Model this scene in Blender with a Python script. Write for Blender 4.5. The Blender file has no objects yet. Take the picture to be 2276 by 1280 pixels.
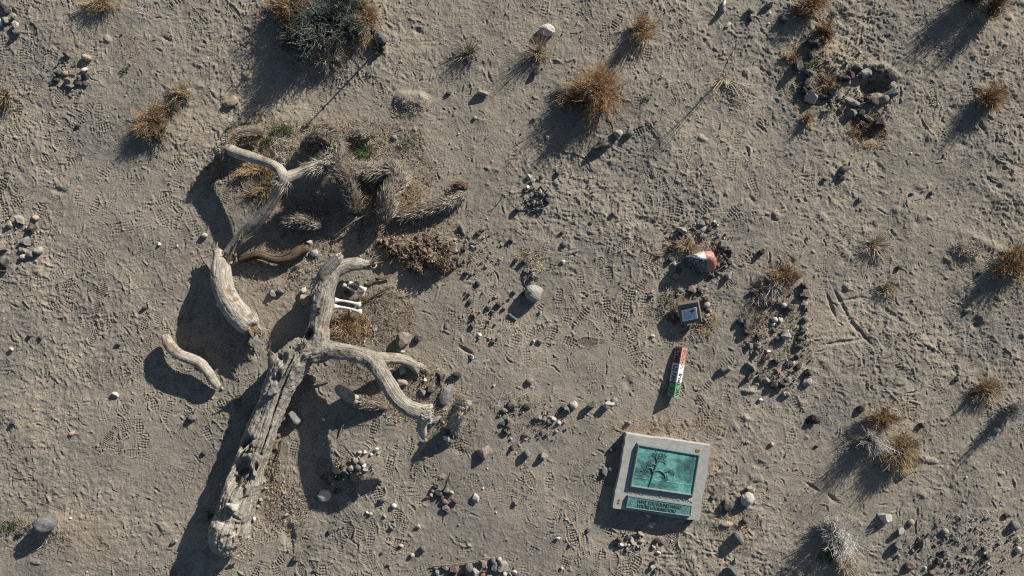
import bpy, math, random
import numpy as np
from mathutils import Vector, Matrix, noise as mnoise

# ------------------------------------------------------------------ camera, light, exposure
SC = bpy.context.scene
H = 8.0                       # drone height in metres; 200 photo pixels = 1 m on the ground
cd = bpy.data.cameras.new("camera")
cam = bpy.data.objects.new("camera", cd); SC.collection.objects.link(cam)
cam.location = (0, 0, H); cam.rotation_euler = (0, 0, 0)
cd.sensor_width = 36; cd.lens = 36 * H / 11.38; cd.clip_start = 0.05; cd.clip_end = 2000
SC.camera = cam
SUN_EL = math.radians(22.0)
SUN_AZ = math.atan2(0.72, 0.69)            # direction to the sun, upper right of the picture
w = bpy.data.worlds.new("World"); SC.world = w; w.use_nodes = True
nt = w.node_tree; nt.nodes.clear()
sky = nt.nodes.new("ShaderNodeTexSky"); sky.sky_type = 'NISHITA'; sky.sun_disc = False
sky.sun_elevation = SUN_EL; sky.sun_rotation = math.pi / 2 - SUN_AZ
sky.air_density = 1.0; sky.dust_density = 0.6
bg = nt.nodes.new("ShaderNodeBackground"); bg.inputs[1].default_value = 0.055
wo = nt.nodes.new("ShaderNodeOutputWorld")
nt.links.new(sky.outputs[0], bg.inputs[0]); nt.links.new(bg.outputs[0], wo.inputs[0])
sd = bpy.data.lights.new("sun", 'SUN'); sd.energy = 5.0; sd.angle = math.radians(0.53); sd.color = (1.0, 0.96, 0.89)
sun = bpy.data.objects.new("sun", sd); SC.collection.objects.link(sun)
dirv = Vector((math.cos(SUN_AZ) * math.cos(SUN_EL), math.sin(SUN_AZ) * math.cos(SUN_EL), math.sin(SUN_EL)))
sun.rotation_euler = dirv.to_track_quat('Z', 'Y').to_euler(); sun.location = dirv * 20
SC.view_settings.view_transform = 'Standard'; SC.view_settings.look = 'None'
SC.cycles.use_denoising = False; SC.cycles.filter_width = 1.15
SC.view_settings.gamma = 1; SC.view_settings.exposure = 0.52

rng = np.random.RandomState(7); random.seed(7)
TAU = 2 * math.pi

def P(px, py, z=0.0):
    s = (H - z) / H
    return np.array([(px - 1138) / 200 * s, (640 - py) / 200 * s, z])

# ------------------------------------------------------------------ noise
TB = np.random.RandomState(3).rand(256, 256).astype(np.float32) * 2 - 1
def vn(x, y, o=0):
    ca, sa = math.cos(o * .73 + .5), math.sin(o * .73 + .5); x, y = x * ca - y * sa + o * 17.31, x * sa + y * ca + o * 9.73
    xi = np.floor(x).astype(np.int64); yi = np.floor(y).astype(np.int64)
    fx = x - xi; fy = y - yi
    fx = fx * fx * (3 - 2 * fx); fy = fy * fy * (3 - 2 * fy)
    a = TB[xi & 255, yi & 255]; b = TB[(xi + 1) & 255, yi & 255]
    c = TB[xi & 255, (yi + 1) & 255]; d = TB[(xi + 1) & 255, (yi + 1) & 255]
    return (a + (b - a) * fx) * (1 - fy) + (c + (d - c) * fx) * fy
T3 = np.random.RandomState(5).rand(64, 64, 64).astype(np.float32) * 2 - 1
def vn3(p):
    p = np.asarray(p); i = np.floor(p).astype(np.int64); f = p - i; f = f * f * (3 - 2 * f)
    r = 0
    for dx in (0, 1):
        for dy in (0, 1):
            for dz in (0, 1):
                wgt = (f[:, 0] if dx else 1 - f[:, 0]) * (f[:, 1] if dy else 1 - f[:, 1]) * (f[:, 2] if dz else 1 - f[:, 2])
                r = r + wgt * T3[(i[:, 0] + dx) & 63, (i[:, 1] + dy) & 63, (i[:, 2] + dz) & 63]
    return r

# ------------------------------------------------------------------ object helpers
def tag(o, label=None, cat=None, group=None, kind=None):
    if label: o["label"] = label
    if cat: o["category"] = cat
    if group: o["group"] = group
    if kind: o["kind"] = kind
    return o

def empty(name, loc, label, cat, group=None):
    o = bpy.data.objects.new(name, None); SC.collection.objects.link(o)
    o.empty_display_size = 0.1; o.location = Vector([float(v) for v in loc])
    return tag(o, label, cat, group)

def mesh_obj(name, V, F, mat, parent=None, smooth=True, col=None, uv3=None):
    """V (n,3) world coordinates; F list of arrays (quads (m,4) / tris (m,3))."""
    V = np.asarray(V, dtype=np.float32)
    if not isinstance(F, (list, tuple)): F = [F]
    F = [np.asarray(f, dtype=np.int32) for f in F if len(f)]
    me = bpy.data.meshes.new(name)
    org = np.zeros(3)
    if parent is not None:
        org = np.array(parent.location) + (np.array(parent.parent.location) if parent.parent else 0)
    else:
        org = np.array([(V[:, 0].min() + V[:, 0].max()) / 2, (V[:, 1].min() + V[:, 1].max()) / 2, V[:, 2].min()])
    me.vertices.add(len(V)); me.vertices.foreach_set("co", (V - org).astype(np.float32).ravel())
    tot = sum(f.size for f in F); npoly = sum(len(f) for f in F)
    me.loops.add(tot); me.loops.foreach_set("vertex_index", np.concatenate([f.ravel() for f in F]))
    me.polygons.add(npoly)
    sizes = np.concatenate([np.full(len(f), f.shape[1], dtype=np.int32) for f in F])
    st = np.concatenate([[0], np.cumsum(sizes)[:-1]]).astype(np.int32)
    me.polygons.foreach_set("loop_start", st)
    me.polygons.foreach_set("use_smooth", np.full(npoly, smooth, dtype=bool))
    me.update(calc_edges=True)
    if col is not None:
        a = me.color_attributes.new("Col", 'FLOAT_COLOR', 'POINT')
        c = np.ones((len(V), 4), dtype=np.float32); c[:, :3] = col
        a.data.foreach_set("color", c.ravel())
    if uv3 is not None:
        a = me.attributes.new("grain", 'FLOAT_VECTOR', 'POINT')
        a.data.foreach_set("vector", np.asarray(uv3, dtype=np.float32).ravel())
    if mat: me.materials.append(mat)
    o = bpy.data.objects.new(name, me); SC.collection.objects.link(o)
    if parent is not None:
        o.parent = parent
        if parent.parent is not None:   # sub-part: parent origin sits at its root's origin
            pass
    else:
        o.location = Vector([float(v) for v in org])
    return o

# ------------------------------------------------------------------ materials
def newmat(name):
    m = bpy.data.materials.new(name); m.use_nodes = True
    n = m.node_tree; b = n.nodes["Principled BSDF"]; b.inputs["Roughness"].default_value = 0.9
    b.inputs["Specular IOR Level"].default_value = 0.2
    return m, n, b
def noise_node(n, scale, detail=4, rough=0.6, vec=None):
    t = n.nodes.new("ShaderNodeTexNoise"); t.inputs["Scale"].default_value = scale
    t.inputs["Detail"].default_value = detail; t.inputs["Roughness"].default_value = rough
    if vec: n.links.new(vec, t.inputs["Vector"])
    return t
def ramp(n, fac, stops):
    r = n.nodes.new("ShaderNodeValToRGB"); n.links.new(fac, r.inputs[0])
    while len(r.color_ramp.elements) > 1: r.color_ramp.elements.remove(r.color_ramp.elements[-1])
    r.color_ramp.elements[0].position = stops[0][0]; r.color_ramp.elements[0].color = (*stops[0][1], 1)
    for p, c in stops[1:]:
        e = r.color_ramp.elements.new(p); e.color = (*c, 1)
    return r
def mix(n, fac, a, b, mode='MIX'):
    m = n.nodes.new("ShaderNodeMix"); m.data_type = 'RGBA'; m.blend_type = mode
    for s, v in ((0, fac), (6, a), (7, b)):
        if hasattr(v, "links") or hasattr(v, "node"): n.links.new(v, m.inputs[s])
        elif isinstance(v, (int, float)): m.inputs[s].default_value = v
        else: m.inputs[s].default_value = (*v, 1)
    return m.outputs[2]
def bump(n, b, h, dist, strength=1.0, prev=None):
    u = n.nodes.new("ShaderNodeBump"); u.inputs["Distance"].default_value = dist; u.inputs["Strength"].default_value = strength
    n.links.new(h, u.inputs["Height"])
    if prev: n.links.new(prev, u.inputs["Normal"])
    n.links.new(u.outputs[0], b.inputs["Normal"])
    return u.outputs[0]
def vscale(n, f):
    m = n.nodes.new("ShaderNodeMapRange"); m.inputs[1].default_value = 0; m.inputs[2].default_value = 1
    return m

def rock_mat(name, c, var=0.35, dist=0.004, speck=(0.8, 1.25)):
    m, n, b = newmat(name)
    tc = n.nodes.new("ShaderNodeTexCoord"); oi = n.nodes.new("ShaderNodeObjectInfo")
    t = noise_node(n, 22, 6, 0.7, tc.outputs["Object"])
    c = np.array(c)
    r = ramp(n, t.outputs[0], [(0.3, tuple(c * (1 - var))), (0.5, tuple(c)), (0.68, tuple(np.clip(c * (1 + var), 0, 0.85)))])
    t2 = noise_node(n, 160, 3, 0.6, tc.outputs["Object"])
    r2 = ramp(n, t2.outputs[0], [(0.3, (speck[0],) * 3), (0.7, (speck[1],) * 3)])
    k = mix(n, 1.0, r.outputs[0], r2.outputs[0], 'MULTIPLY')
    mr = n.nodes.new("ShaderNodeMapRange"); n.links.new(oi.outputs["Random"], mr.inputs[0])
    mr.inputs[3].default_value = 0.75; mr.inputs[4].default_value = 1.2
    cc = n.nodes.new("ShaderNodeCombineColor")
    for i in range(3): n.links.new(mr.outputs[0], cc.inputs[i])
    k = mix(n, 1.0, k, cc.outputs[0], 'MULTIPLY')
    t3 = noise_node(n, 11, 4, .7, tc.outputs["Object"]); dm = ramp(n, t3.outputs[0], [(.46, (0, 0, 0)), (.60, (.55, .55, .55))]); k = mix(n, dm.outputs[0], k, (.27, .235, .19))
    n.links.new(k, b.inputs["Base Color"])
    p = bump(n, b, t.outputs[0], dist * 5); bump(n, b, t2.outputs[0], dist * 0.5, 1, p)
    b.inputs["Roughness"].default_value = 0.85
    return m
ROCK = {k: rock_mat("stone_" + nm, c) for k, nm, c in (
    ('W', 'white', (.45, .42, .375)), ('P', 'pale', (.31, .29, .26)), ('G', 'grey', (.155, .155, .155)),
    ('D', 'dark', (.050, .047, .048)), ('B', 'black', (.035, .034, .036)), ('R', 'reddish', (.175, .105, .09)),
    ('T', 'tan', (.38, .30, .215)), ('K', 'pinkish', (.22, .175, .155)))}

def strand_mat(name, rough=0.85, trans=0.0):
    m, n, b = newmat(name)
    a = n.nodes.new("ShaderNodeAttribute"); a.attribute_name = "Col"
    n.links.new(a.outputs[0], b.inputs["Base Color"]); b.inputs["Roughness"].default_value = rough
    return m
M_STRAND = strand_mat("dry_plant_fibre")

def sand_mat():
    m, n, b = newmat("trampled_sand")
    g = n.nodes.new("ShaderNodeNewGeometry"); pos = g.outputs["Position"]
    t0 = noise_node(n, 0.9, 5, 0.6, pos); t1 = noise_node(n, 9, 6, 0.65, pos); t2 = noise_node(n, 95, 4, 0.7, pos); t3 = noise_node(n, 420, 2, 0.6, pos)
    r0 = ramp(n, t0.outputs[0], [(0.36, (.238, .216, .184)), (0.5, (.296, .260, .212)), (0.64, (.352, .303, .238))])
    r1 = ramp(n, t1.outputs[0], [(0.3, (.78, .79, .80)), (0.5, (1, 1, 1)), (0.7, (1.12, 1.10, 1.06))])
    k = mix(n, 1.0, r0.outputs[0], r1.outputs[0], 'MULTIPLY')
    r2 = ramp(n, t2.outputs[0], [(0.3, (.72, .73, .75)), (0.5, (1, 1, 1)), (0.72, (1.18, 1.16, 1.12))])
    k = mix(n, 1.0, k, r2.outputs[0], 'MULTIPLY')
    a = n.nodes.new("ShaderNodeAttribute"); a.attribute_name = "Col"      # r: orange soil stain, g: dark organic soil
    s = n.nodes.new("ShaderNodeSeparateColor"); n.links.new(a.outputs[0], s.inputs[0])
    k = mix(n, s.outputs[0], k, (.375, .290, .200)); k = mix(n, s.outputs[1], k, (.16, .125, .09))
    n.links.new(k, b.inputs["Base Color"])
    p = bump(n, b, t1.outputs[0], 0.02, 1); p = bump(n, b, t2.outputs[0], 0.0085, 1, p); bump(n, b, t3.outputs[0], 0.0022, 1, p)
    b.inputs["Roughness"].default_value = 0.95; b.inputs["Specular IOR Level"].default_value = 0.1
    return m

def wood_mat(name, lo, mid, hi, peel=(.21, .135, .085), cr=1.0):
    m, n, b = newmat(name)
    a = n.nodes.new("ShaderNodeAttribute"); a.attribute_name = "grain"; gv = a.outputs["Vector"]
    def st(sx, sz):
        mp = n.nodes.new("ShaderNodeMapping"); mp.inputs["Scale"].default_value = (sx, sx, sz); n.links.new(gv, mp.inputs[0]); return mp.outputs[0]
    g = noise_node(n, 2.6, 6, 0.7, st(1, .35)); g2 = noise_node(n, 2.2, 6, 0.75, st(3.4, 1.0)); c1 = noise_node(n, .95, 3, .55, st(1, .16)); c2 = noise_node(n, 2.3, 3, .6, st(1, .14))
    tc = n.nodes.new("ShaderNodeNewGeometry"); t = noise_node(n, 9, 5, 0.65, tc.outputs["Position"]); t4 = noise_node(n, 75, 4, 0.7, tc.outputs["Position"]); t5 = noise_node(n, 5.5, 6, 0.7, tc.outputs["Position"])
    r = ramp(n, g2.outputs[0], [(0.28, tuple(np.array(lo) * .6)), (0.40, lo), (0.54, mid), (0.70, hi)])
    r2 = ramp(n, t.outputs[0], [(0.32, (.60, .58, .56)), (0.5, (1, 1, 1)), (0.68, (1.22, 1.20, 1.16))])
    k = mix(n, 1.0, r.outputs[0], r2.outputs[0], 'MULTIPLY')
    pm = ramp(n, t5.outputs[0], [(.575, (0, 0, 0)), (.60, (.75, .75, .75))]); k = mix(n, pm.outputs[0], k, peel)
    ck = ramp(n, c1.outputs[0], [(.482, (1, 1, 1)), (.4985, (.16, .13, .11)), (.503, (.16, .13, .11)), (.516, (1, 1, 1))]); k = mix(n, cr, k, ck.outputs[0], 'MULTIPLY')
    ck2 = ramp(n, c2.outputs[0], [(.488, (1, 1, 1)), (.5, (.38, .34, .30)), (.512, (1, 1, 1))]); k = mix(n, cr * .8, k, ck2.outputs[0], 'MULTIPLY')
    r4 = ramp(n, t4.outputs[0], [(0.35, (.72, .71, .70)), (0.55, (1.06, 1.06, 1.05))]); k = mix(n, 1.0, k, r4.outputs[0], 'MULTIPLY')
    n.links.new(k, b.inputs["Base Color"])
    p = bump(n, b, g2.outputs[0], 0.006); p = bump(n, b, g.outputs[0], 0.009, 1, p); p = bump(n, b, ck.outputs[0], .006 * cr, 1, p); p = bump(n, b, ck2.outputs[0], .003 * cr, 1, p); bump(n, b, t4.outputs[0], 0.0028, 1, p)
    b.inputs["Roughness"].default_value = 0.88
    return m
M_WOOD = wood_mat("weathered_grey_wood", (.215, .19, .16), (.365, .335, .288), (.48, .45, .40), cr=.5)
M_PALE = wood_mat("bleached_wood", (.27, .225, .18), (.46, .42, .36), (.56, .53, .475), cr=.35)
M_BROWN = wood_mat("brown_bark_wood", (.07, .05, .036), (.15, .11, .08), (.27, .22, .165))
M_SHAG = wood_mat("shaggy_core", (.13, .105, .08), (.22, .18, .14), (.33, .28, .22))

def plain_mat(name, c, rough=0.7, spec=0.3, nscale=30, var=0.15, bd=0.002, metal=0.0):
    m, n, b = newmat(name); tc = n.nodes.new("ShaderNodeTexCoord")
    t = noise_node(n, nscale, 5, 0.65, tc.outputs["Object"]); c = np.array(c)
    r = ramp(n, t.outputs[0], [(0.3, tuple(c * (1 - var))), (0.5, tuple(c)), (0.7, tuple(np.clip(c * (1 + var), 0, .9)))])
    n.links.new(r.outputs[0], b.inputs["Base Color"]); bump(n, b, t.outputs[0], bd)
    b.inputs["Roughness"].default_value = rough; b.inputs["Specular IOR Level"].default_value = spec; b.inputs["Metallic"].default_value = metal
    return m

# ------------------------------------------------------------------ ground
def axis(lim, step, far):
    a = list(np.arange(0, lim + step, step)); s = step
    while a[-1] < far: s *= 1.13; a.append(a[-1] + s)
    a = np.array(a); return np.concatenate([-a[:0:-1], a])
GX = axis(5.85, 0.007, 500); GY = axis(3.35, 0.007, 500)
X, Y = np.meshgrid(GX, GY, indexing='ij'); X = X.astype(np.float64); Y = Y.astype(np.float64)
out = np.maximum(np.maximum(np.abs(X) - 5.9, np.abs(Y) - 3.4), 0)
fade = np.exp(-out / 1.2)
base = 0.018 * vn(X * 0.55, Y * 0.55) + 0.010 * vn(X * 1.6, Y * 1.6, 1) + 0.010 * vn(X * 3.4, Y * 3.4, 2)
base = base * np.where(out > 0, np.exp(-out / 60), 1)
far = np.clip(out - 25, 0, None); base = base + 0.012 * far * (0.5 + 0.5 * vn(X * 0.02, Y * 0.02, 3)) * 0.3
rough = np.clip(0.55 + 0.45 * vn(X * 0.8, Y * 0.8, 4) + 0.12 * np.clip((X - 1.5) / 3, -1, 1.2) + 0.10 * np.clip((Y - .5) / 2, -1, 1), 0.12, 0.95)
wx = 0.05 * vn(X * 6, Y * 6, 11); wy = 0.05 * vn(X * 6, Y * 6, 12)
def ridge(s, o): return 1 - 2 * np.abs(vn((X + wx) * s, (Y + wy) * s, o))
det = rough * (0.0080 * vn(X * 9, Y * 9, 5) + 0.0058 * ridge(15, 6) + 0.0056 * vn((X + wx) * 27, (Y + wy) * 27, 7) + 0.0040 * ridge(42, 8))
det += rough * 0.010 * np.clip(vn((X + Y * .35) * 13, (Y - X * .35) * 7, 9) - 0.45, 0, 1)
wind = np.clip(.85 + 1.1 * vn(X * .75, Y * .75, 71), .6, 1.2); det = det * wind
det += 0.0017 * vn(X * 62, Y * 62, 10) * (.5 + rough)
clod = np.clip(vn(X * 33, Y * 33, 15) * .7 + vn(X * 12, Y * 12, 16) * .5 - .52, 0, 1); det += .022 * clod
det = det * fade

def sole_w(u, L, W):               # half width of a shoe sole along its length
    t = (u + L / 2) / L
    return W * np.where((t > 0) & (t < 1), np.sqrt(np.clip(1 - np.abs(2 * t - 1) ** 5, 0, 1)) * (0.42 + 0.10 * np.cos((t - 0.68) * 7.2)), 0)
ix0 = np.searchsorted(GX, -5.86); 
def stamp(cx, cy, ang, L, W, kind, depth, alpha, cut=None):
    R = L * 0.62 + 0.03
    i0, i1 = np.searchsorted(GX, cx - R), np.searchsorted(GX, cx + R)
    j0, j1 = np.searchsorted(GY, cy - R), np.searchsorted(GY, cy + R)
    if i1 - i0 < 10 or j1 - j0 < 10: return
    xs = X[i0:i1, j0:j1] - cx; ys = Y[i0:i1, j0:j1] - cy
    wob = 0.004 * vn(X[i0:i1, j0:j1] * 22, Y[i0:i1, j0:j1] * 22, kind + 3)
    u = xs * math.cos(ang) + ys * math.sin(ang) + wob; v = -xs * math.sin(ang) + ys * math.cos(ang) + wob
    hw = sole_w(u, L, W); d = hw - np.abs(v)
    m = np.clip(d / 0.009, 0, 1)
    if cut: m = m * np.clip((u * cut[0] + v * cut[1] + cut[2]) / 0.02, 0, 1)
    m = m * (0.55 + 0.45 * np.clip(1.6 * vn(X[i0:i1, j0:j1] * 14, Y[i0:i1, j0:j1] * 14, kind + 20) + 0.9, 0, 1))
    heel = (u < -L * 0.22) & (u > -L * 0.30)
    if kind == 0:   t = np.sign(np.sin(u * TAU / 0.031)) * 0.5 + 0.5; t = t * (np.abs(np.sin(v * TAU / 0.062)) > 0.35)
    elif kind == 1: t = 0.5 + 0.5 * np.sin(u * TAU / 0.019)
    elif kind == 2: t = 0.5 + 0.5 * np.sin((u + 0.010 * np.sin(v * TAU / 0.042)) * TAU / 0.021)
    elif kind == 3: t = 0.5 + 0.5 * np.sin(np.sqrt((np.abs(u) - L * .17) ** 2 + (v * 1.3) ** 2) * TAU / 0.020)
    elif kind == 4: t = 0.5 + 0.5 * np.sin((u + np.abs(v) * .8) * TAU / 0.027)
    else:           t = (np.abs(np.sin(u * TAU / 0.05)) > 0.45) * (np.abs(np.sin(v * TAU / 0.05)) > 0.45) * 1.0
    t = np.where(heel, 1.0, t)
    rim = np.exp(-((d + 0.006) / 0.006) ** 2) * (hw > 0)
    if cut: rim = rim * np.clip((u * cut[0] + v * cut[1] + cut[2]) / 0.02, 0, 1)
    h = det[i0:i1, j0:j1]
    det[i0:i1, j0:j1] = h * (1 - 0.85 * m * alpha) + alpha * (m * (-0.6 * depth + depth * t) + 0.7 * depth * rim * (0.6 + 0.8 * vn(X[i0:i1, j0:j1] * 30, Y[i0:i1, j0:j1] * 30, 31)))
R5 = random.Random(11)
for i in range(3600):
    cx = R5.uniform(-5.9, 5.9); cy = R5.uniform(-3.4, 3.4)
    if R5.random() < 0.28: cx = R5.uniform(-5.9, 1.5)
    crisp = (1.0 if cx < 2.2 else 0.75) * float(np.clip(.75 + 1.1 * vn(np.array([cx * .9]), np.array([cy * .9]), 70)[0], .45, 1.15))
    cut = None if R5.random() < 0.35 else (math.cos(R5.uniform(0, TAU)), math.sin(R5.uniform(0, TAU)), R5.uniform(-0.01, 0.06))
    stamp(cx, cy, R5.choice([R5.uniform(0, TAU), R5.gauss(1.6, .5), R5.gauss(-1.5, .5)]), R5.uniform(0.23, 0.31), R5.uniform(0.085, 0.11),
          R5.choice([0, 0, 1, 2, 3, 4, 5, 0]), R5.uniform(0.0065, 0.0125), crisp * R5.uniform(0.45, 1.0), cut)
# scuffs, drag marks and pushed-up crescents
for i in range(1300):
    cx = R5.uniform(-5.9, 5.9); cy = R5.uniform(-3.4, 3.4); ang = R5.uniform(0, TAU); L = R5.uniform(0.012, 0.05) * R5.choice([1, 1, 1.6]); W = R5.uniform(0.005, 0.013)
    R_ = L + 0.05; i0, i1 = np.searchsorted(GX, cx - R_), np.searchsorted(GX, cx + R_); j0, j1 = np.searchsorted(GY, cy - R_), np.searchsorted(GY, cy + R_)
    xs = X[i0:i1, j0:j1] - cx; ys = Y[i0:i1, j0:j1] - cy
    u = xs * math.cos(ang) + ys * math.sin(ang); v = -xs * math.sin(ang) + ys * math.cos(ang); v = v - R5.uniform(-5, 5) * u * u + .010 * vn(X[i0:i1, j0:j1] * 25, Y[i0:i1, j0:j1] * 25, 50)
    g = np.exp(-(u / L) ** 4)
    sgn = R5.choice([1, -1, -1]) * R5.uniform(0.004, 0.011) * (1.25 if cx > 2.5 else 1)
    det[i0:i1, j0:j1] += g * sgn * (np.exp(-(v / W) ** 2) - 0.5 * np.exp(-((np.abs(v) - 2 * W) / W) ** 2))
def gauss(px, py, rx, ry, dz, ang=0, p=1.0):
    global base
    c = P(px, py); rx /= 200; ry /= 200; a = math.radians(ang)
    i0, i1 = np.searchsorted(GX, c[0] - 3 * max(rx, ry)), np.searchsorted(GX, c[0] + 3 * max(rx, ry))
    j0, j1 = np.searchsorted(GY, c[1] - 3 * max(rx, ry)), np.searchsorted(GY, c[1] + 3 * max(rx, ry))
    xs = X[i0:i1, j0:j1] - c[0]; ys = Y[i0:i1, j0:j1] - c[1]
    u = (xs * math.cos(a) + ys * math.sin(a)) / rx; v = (-xs * math.sin(a) + ys * math.cos(a)) / ry
    wb = 1 + .35 * vn(X[i0:i1, j0:j1] * 7, Y[i0:i1, j0:j1] * 7, 60) + .2 * vn(X[i0:i1, j0:j1] * 19, Y[i0:i1, j0:j1] * 19, 61)
    base[i0:i1, j0:j1] += dz * np.exp(-((u * u + v * v) * wb) ** p)
for a in ((1948, 188, 32, 17, -0.12, 0, 1.8), (1975, 160, 26, 12, .05, -30, 1.5), (1930, 145, 30, 8, .04), (1925, 283, 34, 24, -0.07, 0, 1.5), (1845, 185, 30, 26, -.03), (915, 222, 36, 16, 0.06, -5, 2), (1850, 135, 60, 30, .03),
          (920, 555, 75, 28, 0.05, -8, 1.6), (985, 586, 20, 14, 0.13, 20, 1.5), (1003, 560, 12, 16, .08, 0, 1.5), (932, 596, 18, 9, .09, -20, 1.6), (958, 578, 12, 10, .07), (880, 555, 25, 20, .05), (760, 395, 50, 40, .05), (840, 380, 40, 20, .05), (950, 470, 60, 12, .03, 15), (115, 1170, 55, 25, 0.045, 10, 1.5), (60, 1200, 40, 30, -.02), (642, 1192, 14, 22, -0.035, 20, 2),
          (1035, 778, 18, 5, -0.03, -30, 2), (1560, 575, 50, 50, -0.02), (1530, 690, 40, 40, -0.03), (1740, 560, 40, 30, .02), (1735, 630, 35, 40, .03), (1335, 190, 50, 50, .03), (720, 60, 70, 60, .04),
          (2150, 560, 26, 16, .04, -30), (2190, 540, 60, 10, .03, -25), (2250, 600, 30, 30, .04), (1975, 1000, 50, 45, .04), (800, 420, 70, 60, .03), (1000, 925, 25, 25, .02), (330, 285, 50, 35, .03),
          (2100, 200, 60, 40, .02), (2240, 430, 50, 40, .025), (2170, 720, 12, 14, -.04, 0, 2), (1985, 700, 30, 5, -.012, -35, 2), (1920, 745, 34, 4, -.02, -50, 2),
          (1848, 680, 4, 34, -.02, 20, 2), (1870, 672, 4, 30, -.018, 30, 2), (1895, 665, 26, 4, -.015, 10, 2), (1875, 760, 50, 4, -.018, 8, 2), (1895, 720, 4, 30, -.015, 30, 2), (2290, 440, 70, 50, .03)):
    gauss(*a)
for i in range(170):               # hummocks and hollows, denser on the churned right side
    px = R5.uniform(0, 2276); py = R5.uniform(0, 1280)
    if px < 1650 and R5.random() < .6: continue
    gauss(px, py, R5.uniform(6, 20), R5.uniform(4, 9), R5.choice([-1, 1]) * R5.uniform(.008, .024), R5.uniform(-70, 0), R5.choice([1, 1.5, 2]))
Z = base + det
stain = np.zeros_like(Z); dark = np.zeros_like(Z)
def spot(px, py, rx, ry, a, arr):
    c = P(px, py); arr += a * np.exp(-(((X - c[0]) * 200 / rx) ** 2 + ((Y - c[1]) * 200 / ry) ** 2))
for s_ in ((800, 300, 170, 45, .6), (620, 300, 110, 40, .45), (930, 870, 90, 80, .6), (860, 740, 70, 70, .55), (640, 620, 120, 90, .35), (650, 1130, 60, 80, .3), (1850, 120, 60, 40, .6), (1470, 950, 130, 25, .45),
           (100, 1150, 110, 50, .5), (370, 760, 40, 25, .35), (210, 1200, 60, 60, .35), (1540, 560, 60, 70, .3), (1740, 620, 70, 60, .3), (920, 560, 120, 60, .8), (1920, 290, 60, 50, .3), (1590, 1000, 22, 80, .4), (830, 430, 160, 80, .5),
           (420, 590, 30, 40, .35), (2240, 60, 60, 50, .2), (1980, 960, 80, 60, .25), (740, 120, 140, 60, .3), (460, 280, 90, 40, .3)): spot(*s_, stain)
for s_ in ((600, 430, 90, 60, .5), (820, 820, 80, 40, .55), (760, 740, 50, 50, .5), (930, 565, 90, 40, .5), (980, 575, 45, 35, .5), (720, 470, 110, 60, .45), (640, 570, 80, 25, .4), (720, 60, 90, 60, .5), (1330, 220, 70, 70, .4), (1920, 280, 45, 45, .5), (1790, 170, 45, 50, .35),
           (1740, 630, 45, 60, .35), (1530, 690, 50, 50, .35), (230, 1210, 40, 50, .25), (430, 780, 90, 30, .2), (335, 290, 50, 40, .35), (860, 900, 70, 40, .35)): spot(*s_, dark)
stain *= np.clip(0.75 + 0.7 * vn(X * 5, Y * 5, 40), 0, 1.3); dark *= np.clip(0.7 + 0.8 * vn(X * 9, Y * 9, 41), 0, 1.3)
nx, ny = len(GX), len(GY)
idx = (np.arange(nx)[:, None] * ny + np.arange(ny)[None, :])
quads = np.stack([idx[:-1, :-1], idx[1:, :-1], idx[1:, 1:], idx[:-1, 1:]], -1).reshape(-1, 4)
gc = np.stack([np.clip(stain, 0, .9).ravel(), np.clip(dark, 0, .85).ravel(), np.zeros(nx * ny)], -1)
g = mesh_obj("ground", np.stack([X.ravel(), Y.ravel(), Z.ravel()], -1), quads, sand_mat(), col=gc)
tag(g, "trampled grey brown desert sand full of shoe prints", None, None, "structure")
del quads, gc
def gz(x, y):
    i = np.clip(np.searchsorted(GX, x), 1, nx - 1); j = np.clip(np.searchsorted(GY, y), 1, ny - 1)
    return Z[i, j]
def gzp(px, py): c = P(px, py); return float(gz(c[0], c[1]))
# ------------------------------------------------------------------ strands (twigs, blades, fibres) as three-sided tubes
def strands(Pts, Rad, Col):
    """Pts (N,S,3) Rad (N,S) Col (N,3) -> V, F, C"""
    Pts = np.asarray(Pts, float); N, S, _ = Pts.shape
    T = np.gradient(Pts, axis=1); T /= np.linalg.norm(T, axis=2, keepdims=True) + 1e-9
    ref = np.where(np.abs(T[..., 2:3]) > 0.9, np.array([1., 0, 0]), np.array([0., 0, 1.]))
    A = np.cross(T, ref); A /= np.linalg.norm(A, axis=2, keepdims=True) + 1e-9; B = np.cross(T, A)
    R = np.asarray(Rad)[..., None]
    ring = [Pts + R * (A * math.cos(a) + B * math.sin(a)) for a in (math.pi / 2, math.pi / 2 + TAU / 3, math.pi / 2 + 2 * TAU / 3)]
    V = np.stack(ring, 2).reshape(-1, 3)
    id_ = np.arange(N * S * 3).reshape(N, S, 3); q = []
    for k in range(3):
        k2 = (k + 1) % 3
        q.append(np.stack([id_[:, :-1, k], id_[:, 1:, k], id_[:, 1:, k2], id_[:, :-1, k2]], -1).reshape(-1, 4))
    C = np.repeat(np.asarray(Col), S * 3, axis=0)
    return V, np.concatenate(q), C
def curve_pts(A, B, M, S):
    t = np.linspace(0, 1, S)[None, :, None]
    return A[:, None] * (1 - t) ** 2 + 2 * M[:, None] * t * (1 - t) + B[:, None] * t * t
def pal(cols, n, jit=0.25):
    c = np.array(cols)[rng.randint(0, len(cols), n)]
    return np.clip(c * (1 + jit * rng.randn(n, 1)), 0.01, 0.8) * (1 + 0.05 * rng.randn(n, 3))
def join(parts):
    V, F, C = [], [], []; o = 0
    for v, f, c in parts: V.append(v); F.append(f + o); C.append(c); o += len(v)
    return np.concatenate(V), np.concatenate(F), np.concatenate(C)

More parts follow.
